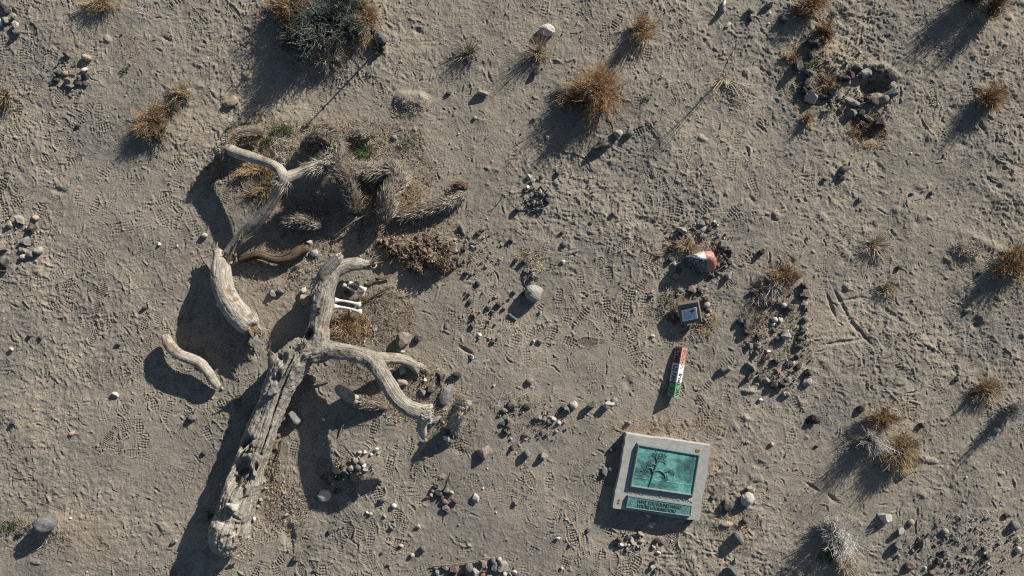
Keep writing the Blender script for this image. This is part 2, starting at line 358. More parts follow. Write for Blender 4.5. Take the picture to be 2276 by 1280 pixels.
STRAW = [(.44, .34, .21), (.37, .28, .165), (.52, .42, .28), (.26, .18, .10)]
RUST = [(.38, .22, .11), (.31, .17, .085), (.44, .29, .16), (.22, .12, .065), (.50, .38, .24)]
SAGE = [(.115, .14, .115), (.15, .17, .145), (.08, .10, .08), (.24, .25, .23), (.06, .07, .055)]
GREYT = [(.42, .39, .35), (.52, .49, .44), (.32, .29, .25)]
DARKT = [(.10, .075, .05), (.16, .12, .08), (.07, .055, .04), (.22, .16, .10)]
WHITET = [(.56, .53, .49), (.66, .63, .59), (.46, .42, .38)]
GREEN = [(.07, .11, .04), (.10, .14, .055), (.05, .08, .028)]

def ball(c, rx, ry, h, n, cols, rad=0.0022, twig=3, tl=0.22, up=0.35, lean=(0, 0), S=6, base_r=0.18):
    n = max(6, int(n * .48)); rx, ry = rx * .93, ry * .93
    """a bushy plant: stems from the base to a dome, side twigs along them"""
    c = np.array([c[0], c[1], gz(c[0], c[1])])
    th = rng.rand(n) * TAU; ph = np.arccos(1 - rng.rand(n) * (1 - math.cos(1.45))) ; rr = 0.6 + 0.45 * rng.rand(n)
    th = th + .55 * np.sin(th * 2 + rng.rand() * 6) + .25 * np.sin(th * 5 + rng.rand() * 6)
    lump = 1 + 0.30 * np.sin(th * 2 + rng.rand() * 6) * np.sin(ph * 2) + 0.22 * np.sin(th * 5 + rng.rand() * 6) + .12 * np.sin(th * 9)
    E = np.stack([np.sin(ph) * np.cos(th) * rx, np.sin(ph) * np.sin(th) * ry, (np.cos(ph) * (1 - up * .2) + .1) * h], -1) * (rr * lump)[:, None]
    E[:, 0] += lean[0] * E[:, 2]; E[:, 1] += lean[1] * E[:, 2]; E[:, 2] = np.abs(E[:, 2])
    A = E * np.array([base_r, base_r, 0]) + rng.randn(n, 3) * 0.012; A[:, 2] = -0.01
    M = E * np.array([.55, .55, .25]) * (0.8 + .5 * rng.rand(n, 1)) + np.array([0, 0, up * h * .5]) + rng.randn(n, 3) * 0.10 * max(rx, ry)
    pts = curve_pts(A, E, M, S)
    pts[:, 1:] += rng.randn(n, S - 1, 3) * 0.012 * max(rx, ry)
    R = rad * (0.7 + .8 * rng.rand(n, 1)) * np.linspace(1.5, .45, S)[None]
    out = [strands(pts + c, R, pal(cols, n))]
    if twig:
        m = n * twig; k = rng.randint(0, n, m); s = rng.randint(1, S, m)
        A2 = pts[k, s]; d = rng.randn(m, 3); d[:, 2] = np.abs(d[:, 2]) * .6; d /= np.linalg.norm(d, axis=1)[:, None]
        o = A2 * np.array([1, 1, .7]); o /= np.linalg.norm(o, axis=1)[:, None] + 1e-6
        d = d * 0.8 + o * 0.55
        L = tl * max(rx, ry) * (.4 + rng.rand(m, 1)); B2 = A2 + d * L; M2 = A2 + d * L * .5 + rng.randn(m, 3) * L * .25
        p2 = curve_pts(A2, B2, M2, 4); p2[..., 2] = np.maximum(p2[..., 2], 0.002)
        out.append(strands(p2 + c, rad * .65 * (0.6 + .8 * rng.rand(m, 1)) * np.linspace(1.2, .5, 4)[None], pal(cols, m)))
    return join(out)
def tuft(c, r, h, n, cols, rad=0.0018, lean=(0, 0), base=0.2, S=6, droop=.25):
    """a grass tuft: blades fanning up and over"""
    c = np.array([c[0], c[1], gz(c[0], c[1])])
    th = rng.rand(n) * TAU; q = np.sqrt(rng.rand(n)) * r; hh = h * (0.5 + .6 * rng.rand(n)) * (1 - 0.55 * q / (r + 1e-6))
    E = np.stack([np.cos(th) * q + lean[0] * hh, np.sin(th) * q + lean[1] * hh, hh * (1 - droop * rng.rand(n))], -1)
    A = np.stack([np.cos(th) * q * base, np.sin(th) * q * base, np.full(n, -0.01)], -1) + rng.randn(n, 3) * np.array([.01, .01, 0])
    M = (A + E) / 2 + np.stack([np.zeros(n), np.zeros(n), hh * .35], -1) + rng.randn(n, 3) * r * .12
    pts = curve_pts(A, E, M, S)
    return strands(pts + c, rad * (0.6 + .8 * rng.rand(n, 1)) * np.linspace(1.3, .35, S)[None], pal(cols, n))
def litter(cx, cy, rx, ry, n, cols, L=(.02, .09), rad=0.0016, z=0.006, zr=0.02, ang=None, curl=.25, S=4, sq=False):
    """loose dry pieces lying on the sand, area in photo pixels"""
    a = rng.rand(n) * TAU; q = np.sqrt(rng.rand(n)) if not sq else rng.rand(n)
    x = (cx + np.cos(a) * q * rx - 1138) / 200; y = (640 - (cy + np.sin(a) * q * ry)) / 200
    zz = gz(x, y) + z + zr * rng.rand(n) ** 2
    d = rng.rand(n) * TAU if ang is None else ang + rng.randn(n) * .5
    l = L[0] + (L[1] - L[0]) * rng.rand(n) ** 1.6
    D = np.stack([np.cos(d) * l, np.sin(d) * l, rng.randn(n) * .12 * l], -1); A = np.stack([x, y, zz], -1) - D / 2; B = A + D
    M = (A + B) / 2 + rng.randn(n, 3) * l[:, None] * curl * np.array([1, 1, .35])
    return strands(curve_pts(A, B, M, S), rad * (0.5 + rng.rand(n, 1)) * np.linspace(1.1, .6, S)[None], pal(cols, n))
def chips(cx, cy, rx, ry, n, cols, size=(.01, .035), z=0.0, zr=.02, rot=0.0):
    """flat bark flakes: small bent quads with thickness"""
    a = rng.rand(n) * TAU; q = np.sqrt(rng.rand(n)); x = (cx + np.cos(a) * q * rx - 1138) / 200; y = (640 - (cy + np.sin(a) * q * ry)) / 200
    zz = gz(x, y) + z + zr * rng.rand(n) ** 1.5
    V = []; 
    s = size[0] + (size[1] - size[0]) * rng.rand(n) ** 2; d = rng.rand(n) * TAU; asp = .3 + .6 * rng.rand(n)
    U = np.stack([np.cos(d), np.sin(d), rng.randn(n) * .45], -1); W_ = np.stack([-np.sin(d), np.cos(d), rng.randn(n) * .45], -1)
    Nn = np.cross(U, W_); Nn /= np.linalg.norm(Nn, axis=1)[:, None]
    c = np.stack([x, y, zz + s * .3], -1); pts = []
    for k in (0, 1):
        for (i, j) in ((-1, -1), (1, -.8), (.8, 1), (-.9, .8)):
            pts.append(c + U * (s * i)[:, None] * (1 + .3 * rng.randn(n, 1)) * .5 + W_ * (s * asp * j)[:, None] * (1 + .3 * rng.randn(n, 1)) * .5 + Nn * .0025 * (k * 2 - 1))
    V = np.stack(pts, 1).reshape(-1, 3); b = np.arange(n)[:, None] * 8
    F = np.concatenate([b + np.array(f) for f in ([3, 2, 1, 0], [4, 5, 6, 7], [0, 1, 5, 4], [1, 2, 6, 5], [2, 3, 7, 6], [3, 0, 4, 7])])
    return V, F, np.repeat(pal(cols, n), 8, axis=0)

def plant(name, label, cat, parts, group=None, kind=None):
    """parts: list of (child name, [strand sets]); one entry -> a single mesh thing"""
    if len(parts) == 1:
        V, F, C = join(parts[0][1]); o = mesh_obj(name, V, F, M_STRAND, col=C, smooth=False)
        return tag(o, label, cat, group, kind)
    allp = join([s for p in parts for s in p[1]])[0]
    r = empty(name, (np.median(allp[:, 0]), np.median(allp[:, 1]), allp[:, 2].min()), label, cat, group)
    for nm, ss in parts:
        V, F, C = join(ss); mesh_obj(nm, V, F, M_STRAND, r, col=C, smooth=False)
    return r
def pp(px, py, z=0): c = P(px, py, z); return (c[0], c[1])

# ------------------------------------------------------------------ wooden limbs: tubes fused by a voxel remesh
def catmull(pts, step=0.02):
    pts = np.array(pts, float); n = len(pts); out = []
    ext = np.vstack([2 * pts[0] - pts[1], pts, 2 * pts[-1] - pts[-2]])
    for i in range(n - 1):
        p0, p1, p2, p3 = ext[i:i + 4]; k = max(2, int(np.linalg.norm(p2[:3] - p1[:3]) / step))
        for t in np.arange(k) / k:
            out.append(.5 * (2 * p1 + (p2 - p0) * t + (2 * p0 - 5 * p1 + 4 * p2 - p3) * t * t + (3 * p1 - p0 - 3 * p2 + p3) * t ** 3))
    out.append(pts[-1]); return np.array(out)
def chain(pts):                       # (px, py, z centre, radius px) -> world samples (x, y, z, r)
    return catmull([[*P(a, b, z), r / 200 * (H - z) / H] for a, b, z, r in pts])
def frames(C):
    T = np.gradient(C[:, :3], axis=0); T /= np.linalg.norm(T, axis=1)[:, None] + 1e-9
    A = np.zeros_like(T); a = np.cross(T[0], [0, 0, 1.0]); 
    if np.linalg.norm(a) < .1: a = np.cross(T[0], [1.0, 0, 0])
    for i in range(len(T)):
        a = a - T[i] * a.dot(T[i]); a /= np.linalg.norm(a) + 1e-9; A[i] = a
    return T, A, np.cross(T, A)
def tube_mesh(C, K=18):
    T, A, B = frames(C); n = len(C); V = []; R = C[:, 3]
    th = np.arange(K) * TAU / K
    def ring(c, r, a, b): return c + r * (np.cos(th)[:, None] * a + np.sin(th)[:, None] * b)
    rings = []
    for f, o in ((.25, .9), (.62, .7), (.88, .4)): rings.append(ring(C[0, :3] - T[0] * R[0] * o * .7, R[0] * f, A[0], B[0]))
    for i in range(n): rings.append(ring(C[i, :3], R[i], A[i], B[i]))
    for f, o in ((.88, .4), (.62, .7), (.25, .9)): rings.append(ring(C[-1, :3] + T[-1] * R[-1] * o * .7, R[-1] * f, A[-1], B[-1]))
    V = np.concatenate(rings); m = len(rings); id_ = np.arange(m * K).reshape(m, K); nx_ = np.roll(id_, -1, axis=1)
    F = [tuple(q) for q in np.stack([id_[:-1], nx_[:-1], nx_[1:], id_[1:]], -1).reshape(-1, 4)]
    F.append(tuple(id_[0][::-1])); F.append(tuple(id_[-1])); return V, F
def limb_network(root, chains, voxel=0.008, amp=0.010, carves=(), mat=None, smooth_it=5, squash=1.0):
    """chains: list of (part name, pts, material or None). Returns {name: object}. Chains are fused, then cut into parts."""
    V = []; F = []; o = 0; S = []; 
    for ci, ch in enumerate(chains):
        C = chain(ch[1]); T, A, B = frames(C); v, f = tube_mesh(C); V.append(v); F += [tuple(i + o for i in q) for q in f]; o += len(v)
        L = np.concatenate([[0], np.cumsum(np.linalg.norm(np.diff(C[:, :3], axis=0), axis=1))])
        S.append((C, A, B, L, np.full(len(C), ci)))
    me = bpy.data.meshes.new("tmp"); me.from_pydata(np.concatenate(V).tolist(), [], F)
    ob = bpy.data.objects.new("tmp", me); SC.collection.objects.link(ob)
    md = ob.modifiers.new("r", 'REMESH'); md.mode = 'VOXEL'; md.voxel_size = voxel
    ms = ob.modifiers.new("s", 'SMOOTH'); ms.iterations = smooth_it; ms.factor = 0.6
    dg = bpy.context.evaluated_depsgraph_get(); ev = ob.evaluated_get(dg); m2 = ev.to_mesh()
    nv = len(m2.vertices); co = np.zeros(nv * 3, np.float32); m2.vertices.foreach_get("co", co); co = co.reshape(-1, 3).astype(float)
    nor = np.zeros(nv * 3, np.float32); m2.vertices.foreach_get("normal", nor); nor = nor.reshape(-1, 3).astype(float)
    nf = len(m2.polygons); lp = np.zeros(len(m2.loops), np.int32); m2.loops.foreach_get("vertex_index", lp)
    tot = np.zeros(nf, np.int32); m2.polygons.foreach_get("loop_total", tot)
    assert (tot == 4).all(); quads = lp.reshape(-1, 4)
    ev.to_mesh_clear(); bpy.data.objects.remove(ob); bpy.data.meshes.remove(me)
    CC = np.concatenate([s[0] for s in S]); AA = np.concatenate([s[1] for s in S]); BB = np.concatenate([s[2] for s in S])
    LL = np.concatenate([s[3] for s in S]); II = np.concatenate([s[4] for s in S])
    best = np.zeros(nv, int); bd = np.full(nv, 1e9)
    for i in range(len(CC)):
        d = np.linalg.norm(co - CC[i, :3], axis=1) - CC[i, 3]; mk = d < bd; bd[mk] = d[mk]; best[mk] = i
    rel = co - CC[best, :3]; th = np.arctan2((rel * BB[best]).sum(1), (rel * AA[best]).sum(1)); s = LL[best] + II[best] * 7.3
    Rr = CC[best, 3]
    s2 = s + 0.0
    gr = np.stack([np.cos(th) * Rr * 17, np.sin(th) * Rr * 17, s2 * 2.6], -1)
    g2 = np.stack([np.cos(th) * Rr * 48, np.sin(th) * Rr * 48, s2 * 4], -1)
    big = vn3(co * 9 + 5); mid = vn3(co * 26 + 9)
    am = np.array([2.0 if c_[2] is M_SHAG else 1.0 for c_ in chains])[II[best]]
    d = am * amp * (1.0 * big + 0.9 * vn3(gr + II[best][:, None] * 3.0) + 0.45 * vn3(g2) + 0.45 * mid + .3 * vn3(co * 60)) * np.clip(Rr / .11, .25, 1.6)
    crack = 1 - np.abs(vn3(gr * .6 + 11)); d -= amp * 1.6 * np.clip(crack - .955, 0, 1) / .045 * np.clip(Rr / .13 - .3, 0, 1.3)
    co = co + nor * d[:, None]
    for (px, py, r, dep, ang, asp) in carves:
        for i in (0,):
            zt = co[:, 2]; q = np.stack([(co[:, 0]) * H / (H - zt) * 200 + 1138, 640 - co[:, 1] * H / (H - zt) * 200], -1) - [px, py]
            a = math.radians(ang); u = (q[:, 0] * math.cos(a) - q[:, 1] * math.sin(a)); v = (q[:, 0] * math.sin(a) + q[:, 1] * math.cos(a))
            wv = np.exp(-((u / (r * asp)) ** 2 + (v / r) ** 2) ** 1.8) * np.clip(nor[:, 2] * 3 + .3, 0, 1)
            co[:, 2] -= wv * dep
    uv = np.stack([np.cos(th) * Rr * 22, np.sin(th) * Rr * 22, s2 * 2.2], -1)
    fc = II[best[quads[:, 0]]]; res = {}
    names = {}
    for ci, ch in enumerate(chains): names.setdefault((ch[0], ch[3] if len(ch) > 3 else ci), []).append(ci)
    for (nm, key), cis in names.items():
        fm = quads[np.isin(fc, cis)]
        if not len(fm): continue
        u_, inv = np.unique(fm, return_inverse=True)
        o_ = mesh_obj(nm, co[u_], inv.reshape(-1, 4), chains[cis[0]][2] or mat, root, uv3=uv[u_])
        res[key] = o_
    return res, co, nor
def single_log(name, label, cat, pts, mat, group=None, **kw):
    c = P(pts[0][0], pts[0][1]); r = empty("tmp_root", (0, 0, 0), None, None)
    res, co, _ = limb_network(r, [(name, pts, mat)], mat=mat, **kw)
    o = list(res.values())[0]; o.parent = None; bpy.data.objects.remove(r)
    V = np.array([v.co for v in o.data.vertices]); org = np.array([V[:, 0].mean(), V[:, 1].mean(), V[:, 2].min()])
    o.data.vertices.foreach_set("co", (V - org).astype(np.float32).ravel()); o.location = Vector(org.tolist()); o.name = name
    return tag(o, label, cat, group)
# shaggy dead leaves lying back along a branch
LEAFC = [(.25, .225, .185), (.34, .31, .26), (.17, .145, .115), (.31, .255, .19), (.42, .39, .34), (.12, .10, .08), (.06, .05, .04), (.50, .47, .42)]
def splinters(tip, d, r, n, L, cols=((.42, .37, .30), (.30, .24, .18), (.20, .14, .09))):
    """ragged spikes at a broken end; tip (px, py, z), d world direction"""
    c = P(*tip); d = unit(d); A = c + rng.randn(n, 3) * r * .42 - d * r * .5; D = d + rng.randn(n, 3) * .22; l = L * (.25 + rng.rand(n, 1)); B = A + D * l
    return strands(curve_pts(A, B, (A + B) / 2 + rng.randn(n, 3) * .003, 4), (r * .16 * (.5 + rng.rand(n, 1))) * np.array([1.3, 1.1, .7, .1])[None], pal(cols, n, .2))
def unit(v): v = np.array(v, float); return v / np.linalg.norm(v)
def shag(pts, n, L=(.06, .13), wid=.004, lift=.35, cols=LEAFC, back=True, cover=1.0):
    C = chain(pts); T, A, B = frames(C); k = rng.randint(0, len(C), n); th = rng.rand(n) * TAU
    nrm = np.cos(th)[:, None] * A[k] + np.sin(th)[:, None] * B[k]
    base_ = C[k, :3] + nrm * C[k, 3:4] * .9
    dirn = (-T[k] if back else T[k]) * (1 - .3 * rng.rand(n, 1)) + nrm * lift * (.4 + 1.2 * rng.rand(n, 1)) + rng.randn(n, 3) * .22
    dirn /= np.linalg.norm(dirn, axis=1)[:, None]; l = (L[0] + (L[1] - L[0]) * rng.rand(n, 1))
    B2 = base_ + dirn * l; B2[:, 2] -= l[:, 0] * .25; M = base_ + dirn * l * .5 + nrm * l * .12 + rng.randn(n, 3) * l * .06
    gzz = gz(B2[:, 0], B2[:, 1]) + .002; B2[:, 2] = np.maximum(B2[:, 2], gzz)
    p = curve_pts(base_, B2, M, 4)
    return strands(p, wid * (.6 + .7 * rng.rand(n, 1)) * np.array([.8, 1.0, .7, .15])[None], pal(cols, n, .22))
# ------------------------------------------------------------------ the fallen trunk with its two forks
t0 = P(600, 950)
tree = empty("fallen_tree", (t0[0], t0[1], 0), "long weathered grey fallen tree trunk lying diagonally, with bare forks at its top", "fallen tree")
root_pts = [(516, 1226, .12, 18), (505, 1204, .16, 35), (511, 1174, .19, 42), (517, 1155, .195, 40)]
trunk_pts = [(519, 1148, .195, 38), (527, 1122, .20, 39), (541, 1075, .20, 38), (557, 1028, .20, 34), (579, 965, .205, 33), (604, 900, .21, 31), (621, 855, .21, 34), (643, 812, .21, 40), (672, 783, .22, 34), (700, 775, .24, 28)]
stub_pts = [(640, 818, .21, 32), (617, 815, .25, 19), (608, 800, .30, 12), (601, 787, .34, 7)]
spl_pts = [(650, 805, .24, 20), (661, 785, .32, 11), (670, 768, .39, 5), (673, 763, .41, 3)]
B_pts = [(700, 778, .24, 26), (708, 755, .25, 26), (711, 720, .25, 22), (715, 690, .25, 23), (720, 660, .25, 23), (728, 632, .25, 20), (740, 608, .24, 17), (762, 592, .22, 16), (790, 586, .19, 14), (812, 588, .17, 11), (830, 590, .17, 10)]
Bl_pts = [(716, 660, .25, 22), (712, 640, .25, 20), (712, 625, .27, 18)]
stubB_pts = [(713, 622, .30, 12), (722, 604, .33, 12.5), (738, 586, .35, 12.5), (752, 573, .36, 12), (758, 569, .35, 8)]
knob_pts = [(690, 770, .22, 22), (688, 752, .22, 14), (692, 735, .24, 14)]
C_pts = [(700, 785, .24, 27), (730, 778, .27, 22), (765, 782, .33, 19), (798, 788, .37, 19), (826, 800, .42, 20), (846, 824, .50, 18), (862, 852, .54, 18), (880, 882, .57, 18), (905, 905, .59, 18), (930, 915, .58, 19), (945, 919, .57, 16)]
cstub_pts = [(942, 918, .55, 12), (939, 935, .50, 11.5), (938, 950, .44, 11.5), (940, 964, .38, 9), (942, 972, .35, 6)]
N_pts = [(835, 797, .38, 15), (858, 796, .30, 14), (885, 797, .22, 12), (908, 804, .13, 11), (922, 815, .07, 10), (930, 826, .04, 9)]
N2_pts = [(918, 812, .09, 8), (933, 813, .06, 8), (944, 822, .03, 6)]
carves = [(549, 992, 11, .10, 60, 1.6), (556, 998, 9, .06, 0, 1), (531, 1048, 15, .13, 65, 2.0), (543, 1062, 12, .12, 65, 1.8), (520, 1075, 10, .13, 70, 1.6), (566, 1040, 5, .06, 75, 2.2), (579, 1010, 3.5, .04, 0, 1),
          (688, 742, 7, .10, 70, 1.9), (617, 838, 6, .05, 80, 2.2), (630, 800, 7, .04, 70, 2), (607, 845, 5, .03, 60, 1.5), (520, 1150, 4, .02, -30, 5), (622, 795, 5, .05, 100, 1.4), (838, 590.5, 5, .05, 0, 1), (668, 800, 4, .03, 60, 3),
          (612, 905, 2.4, .05, 70, 16), (590, 975, 2.4, .05, 70, 14), (632, 850, 2.6, .05, 66, 12), (640, 812, 3, .05, 60, 8), (575, 1000, 3, .02, 68, 6), (540, 1110, 4, .03, 30, 3), (500, 1195, 4, .02, 20, 3), (522, 1183, 3, .02, 80, 3)]
res, tco, tnor = limb_network(tree, [
    ("root_end", root_pts, M_PALE, 'root'), ("trunk", trunk_pts, M_WOOD, 'trunk'), ("trunk", stub_pts, M_WOOD, 'trunk'), ("trunk", spl_pts, M_WOOD, 'trunk'), ("trunk", knob_pts, M_WOOD, 'trunk'),
    ("branch", B_pts, M_WOOD, 'B'), ("branch", Bl_pts, M_WOOD, 'B'), ("broken_stub", stubB_pts, M_WOOD, 'sb'),
    ("branch", C_pts, M_WOOD, 'C'), ("broken_stub", cstub_pts, M_PALE, 'sc'), ("side_branch", N_pts, M_WOOD, 'N'), ("side_branch", N2_pts, M_WOOD, 'N')], voxel=0.0075, amp=0.0095, carves=carves)
def zsurf(px, py, co):
    q = np.stack([co[:, 0] * H / (H - co[:, 2]) * 200 + 1138, 640 - co[:, 1] * H / (H - co[:, 2]) * 200], -1) - [px, py]
    m = (q ** 2).sum(1) < 16; return float(co[m, 2].max()) if m.any() else 0.3
V, F, C = shag([(712, 655, .25, 21), (711, 640, .26, 21), (713, 622, .27, 18)], 420, (.03, .08), .0028, .25)
V2, F2, C2 = shag([(935, 918, .585, 18), (950, 919, .575, 17)], 420, (.03, .07), .0042, .2, cols=[(.55, .51, .45), (.45, .41, .36), (.36, .31, .26)], back=False)
V, F, C = join([(V, F, C), (V2, F2, C2)])
mesh_obj("dead_leaves", V, F, M_STRAND, tree, col=C, smooth=False)
# hollow end of the upper fork's right prong: pale rim round a solid disc, the hole's shade painted dark
q0 = P(830, 589.5, .235); ringp = np.array([q0 + .030 * np.array([math.cos(TAU * k / 18), .92 * math.sin(TAU * k / 18), 0.35 * math.cos(TAU * k / 18 + 1)]) for k in range(19)])
v, f, c_ = strands(ringp[None], np.full((1, 19), .0085), np.array([[.52, .46, .37]])); mesh_obj("hollow_rim", v, f, M_STRAND, tree, col=c_)
v, f = tube_mesh(np.array([[*(q0 + np.array([0, 0, -.012])), .024], [*(q0 + np.array([0, 0, -.006])), .026]]), 14)
me = bpy.data.meshes.new("hollow"); me.from_pydata((v - np.array(tree.location)).tolist(), [], f); me.materials.append(plain_mat("painted_hole_shade", (.05, .035, .025), .9, .1)); o = bpy.data.objects.new("hollow", me); SC.collection.objects.link(o); o.parent = tree
PALS = [(.44, .40, .34), (.36, .32, .27)]
sp = [splinters((512, 1232, .10), (-.1, -1, -.1), .12, 26, .05, PALS), splinters((478, 1190, .12), (-1, -.5, -.2), .08, 14, .04, PALS), splinters((552, 1192, .12), (.9, -.5, -.2), .07, 14, .05, PALS), splinters((601, 787, .36), (-.3, 1, .5), .035, 24, .09),
      splinters((672, 766, .40), (.3, 1, .5), .03, 20, .08), splinters((500, 1085, .28), (-.5, .8, .3), .05, 18, .07), splinters((545, 1075, .33), (.2, .9, .2), .06, 24, .08), splinters((940, 820, .06), (1, -.5, 0), .04, 26, .08), splinters((930, 830, .05), (.4, -1, 0), .04, 20, .07),
      splinters((832, 583, .24), (1, .4, .1), .035, 26, .09), splinters((757, 567, .38), (.6, .8, .2), .05, 26, .05), splinters((943, 975, .36), (.1, -1, -.3), .03, 18, .05), splinters((556, 998, .34), (-.3, -.8, .2), .05, 16, .06)]
for V, F, C in sp: mesh_obj("splinters", V, F, M_STRAND, tree, col=C, smooth=False)
# letters cut into the branch
M_INK = plain_mat("dark_carving", (.06, .05, .045), .9, .1)
M_BLACKP = plain_mat("black_paint", (.02, .02, .022), .5, .4, bd=.0003)
def text_mesh(s, size=1.0, bold=0.0):
    cu = bpy.data.curves.new("t", 'FONT'); cu.body = s; cu.size = 1.0; cu.offset = bold; cu.extrude = 0.02; cu.align_x = 'LEFT'; cu.resolution_u = 3
    ob = bpy.data.objects.new("t", cu); SC.collection.objects.link(ob)
    dg = bpy.context.evaluated_depsgraph_get(); m = ob.evaluated_get(dg).to_mesh()
    V = np.array([v.co for v in m.vertices]); F = [tuple(p.vertices) for p in m.polygons]
    ob.evaluated_get(dg).to_mesh_clear(); bpy.data.objects.remove(ob); bpy.data.curves.remove(cu)
    V[:, 0] -= V[:, 0].min(); V[:, 1] -= V[:, 1].min() if s not in ("'",) else 0; return V, F
def text_on(name, s, O, U, W_, width, height, N, lift, mat, parent, bold=0.0, thick=.0015):
    """lettering: O lower-left corner, U baseline direction, W_ up direction of the letters, N outward normal"""
    V, F = text_mesh(s, bold=bold); sx = width / V[:, 0].max(); sy = height / V[:, 1].max()
    O, U, W_, N = [np.array(a, float) for a in (O, U, W_, N)]
    z = (V[:, 2] - V[:, 2].min()); z = z / (z.max() + 1e-9) * thick
    pts = O + V[:, :1] * sx * U + V[:, 1:2] * sy * W_ + (z[:, None] + lift) * N
    org = np.array(parent.location) + (np.array(parent.parent.location) if parent.parent else 0)
    me = bpy.data.meshes.new(name); me.from_pydata((pts - org).tolist(), [], F); me.materials.append(mat)
    o = bpy.data.objects.new(name, me); SC.collection.objects.link(o); o.parent = parent; return o
for ch, (a, b) in (("R", (704, 684)), ("G", (703, 692))):
    z = zsurf(a, b, tco); q = P(a, b, z)
    text_on("carved_letter", ch, q, unit([.12, -1, 0]), unit([1, .12, .1]), .033, .042, unit([-.25, 0, 1]), -.004, M_INK, tree, thick=.012, bold=.01)

# ------------------------------------------------------------------ the broken-off crown, left and above
t1 = P(560, 480)
crown = empty("broken_crown", (t1[0], t1[1], 0), "broken-off limb with thick bleached butt and shaggy arms lying above the fallen trunk", "broken limb")
E_pts = [(478, 553, .13, 7), (487, 566, .16, 13), (492, 590, .20, 20), (492, 620, .22, 23), (500, 652, .22, 24), (518, 684, .20, 26), (540, 708, .18, 28), (556, 722, .17, 25)]
D_pts = [(500, 575, .17, 14), (515, 552, .18, 12), (535, 528, .22, 12), (562, 502, .28, 14), (588, 474, .34, 13), (608, 445, .39, 12), (622, 418, .44, 12), (632, 398, .46, 14)]
DL_pts = [(631, 396, .46, 13), (622, 378, .44, 12), (604, 365, .40, 11), (580, 356, .36, 11), (552, 347, .31, 12), (528, 340, .27, 12), (508, 330, .24, 13)]
DR_pts = [(632, 396, .46, 13), (655, 388, .42, 12.5), (682, 378, .38, 12.5), (706, 370, .35, 13), (728, 364, .33, 12)]
EL1 = [(512, 330, .24, 13), (497, 338, .22, 14), (486, 356, .17, 11), (478, 378, .11, 9), (471, 400, .07, 8), (467, 412, .05, 6)]
EL2 = [(508, 328, .23, 13), (514, 312, .21, 15), (528, 302, .19, 16), (552, 297, .17, 17), (578, 293, .15, 14)]
FA = [(730, 364, .33, 14), (745, 350, .31, 17), (748, 328, .28, 19), (728, 312, .22, 18), (700, 312, .16, 17), (682, 330, .10, 15)]
FG = [(745, 360, .31, 17), (765, 385, .28, 18), (776, 415, .22, 17), (783, 445, .15, 15), (793, 468, .09, 12)]
FH = [(758, 365, .29, 15), (790, 378, .22, 15), (820, 385, .17, 15), (850, 382, .15, 14), (870, 380, .15, 14)]
FI = [(865, 372, .14, 14), (885, 392, .17, 17), (884, 412, .19, 17)]
FI2 = [(880, 408, .19, 16), (868, 425, .22, 15), (862, 445, .22, 17), (857, 468, .19, 19), (853, 486, .15, 17)]
cres, cco, _ = limb_network(crown, [
    ("butt", E_pts, M_PALE, 'E'), ("limb", D_pts, M_WOOD, 'D'), ("arm", DL_pts, M_PALE, 'DL'), ("arm", DR_pts, M_PALE, 'DR'),
    ("shaggy_arm", EL1, M_SHAG, 'EL1'), ("shaggy_arm", EL2, M_SHAG, 'EL2'), ("shaggy_arm", FA, M_SHAG, 'FA'), ("shaggy_arm", FG, M_SHAG, 'FG'),
    ("shaggy_arm", FH, M_SHAG, 'FH'), ("shaggy_arm", FI, M_SHAG, 'FI'), ("shaggy_arm", FI2, M_SHAG, 'FI2')], voxel=0.0075, amp=0.0062,
    carves=[(560, 735, 14, .06, 20, 1.3), (505, 610, 4, .01, 60, 2)])
PALW = [(.48, .45, .39), (.38, .35, .30), (.30, .27, .22)]
PALEL = [(.42, .385, .32), (.30, .26, .20), (.31, .265, .205), (.27, .225, .17), (.22, .185, .145)]
for key, pts, n, L, lf in (('EL2', EL2, 700, (.03, .07), .3), ('FA', FA, 1000, (.05, .12), .30), ('FG', FG, 1000, (.05, .13), .32), ('FH', FH, 700, (.05, .12), .3),
                           ('FI', FI, 500, (.05, .12), .3), ('FI2', FI2, 800, (.05, .12), .25), ('DR', DR_pts[2:], 260, (.05, .13), .3)):
    V, F, C = shag(pts, int(n * 1.5), (L[0] * .8, L[1] * .85), .0028, lf * 1.5, cols=PALEL + LEAFC)
    if key == 'EL2':
        v2 = shag([(497, 338, .22, 14), (512, 322, .23, 14)], 350, (.03, .08), .0034, .3); V, F, C = join([(V, F, C), v2])
    if key == 'DR':
        v2 = shag([(628, 408, .44, 13), (640, 398, .45, 12)], 160, (.06, .14), .0034, .35, cols=PALEL); V, F, C = join([(V, F, C), v2])
    mesh_obj("dead_leaves", V, F, M_STRAND, cres[key], col=C, smooth=False)
sp = [splinters((565, 735, .18), (.6, -.8, 0), .11, 70, .09), splinters((578, 742, .14), (.8, -.6, 0), .06, 40, .09), splinters((476, 548, .17), (-.2, 1, .2), .04, 24, .07), splinters((510, 566, .22), (.2, 1, .2), .06, 30, .10), splinters((470, 412, .08), (-.2, -1, 0), .04, 20, .06), splinters((540, 530, .28), (.6, .8, .1), .05, 24, .12)]
for V, F, C in sp: mesh_obj("splinters", V, F, M_STRAND, crown, col=C, smooth=False)
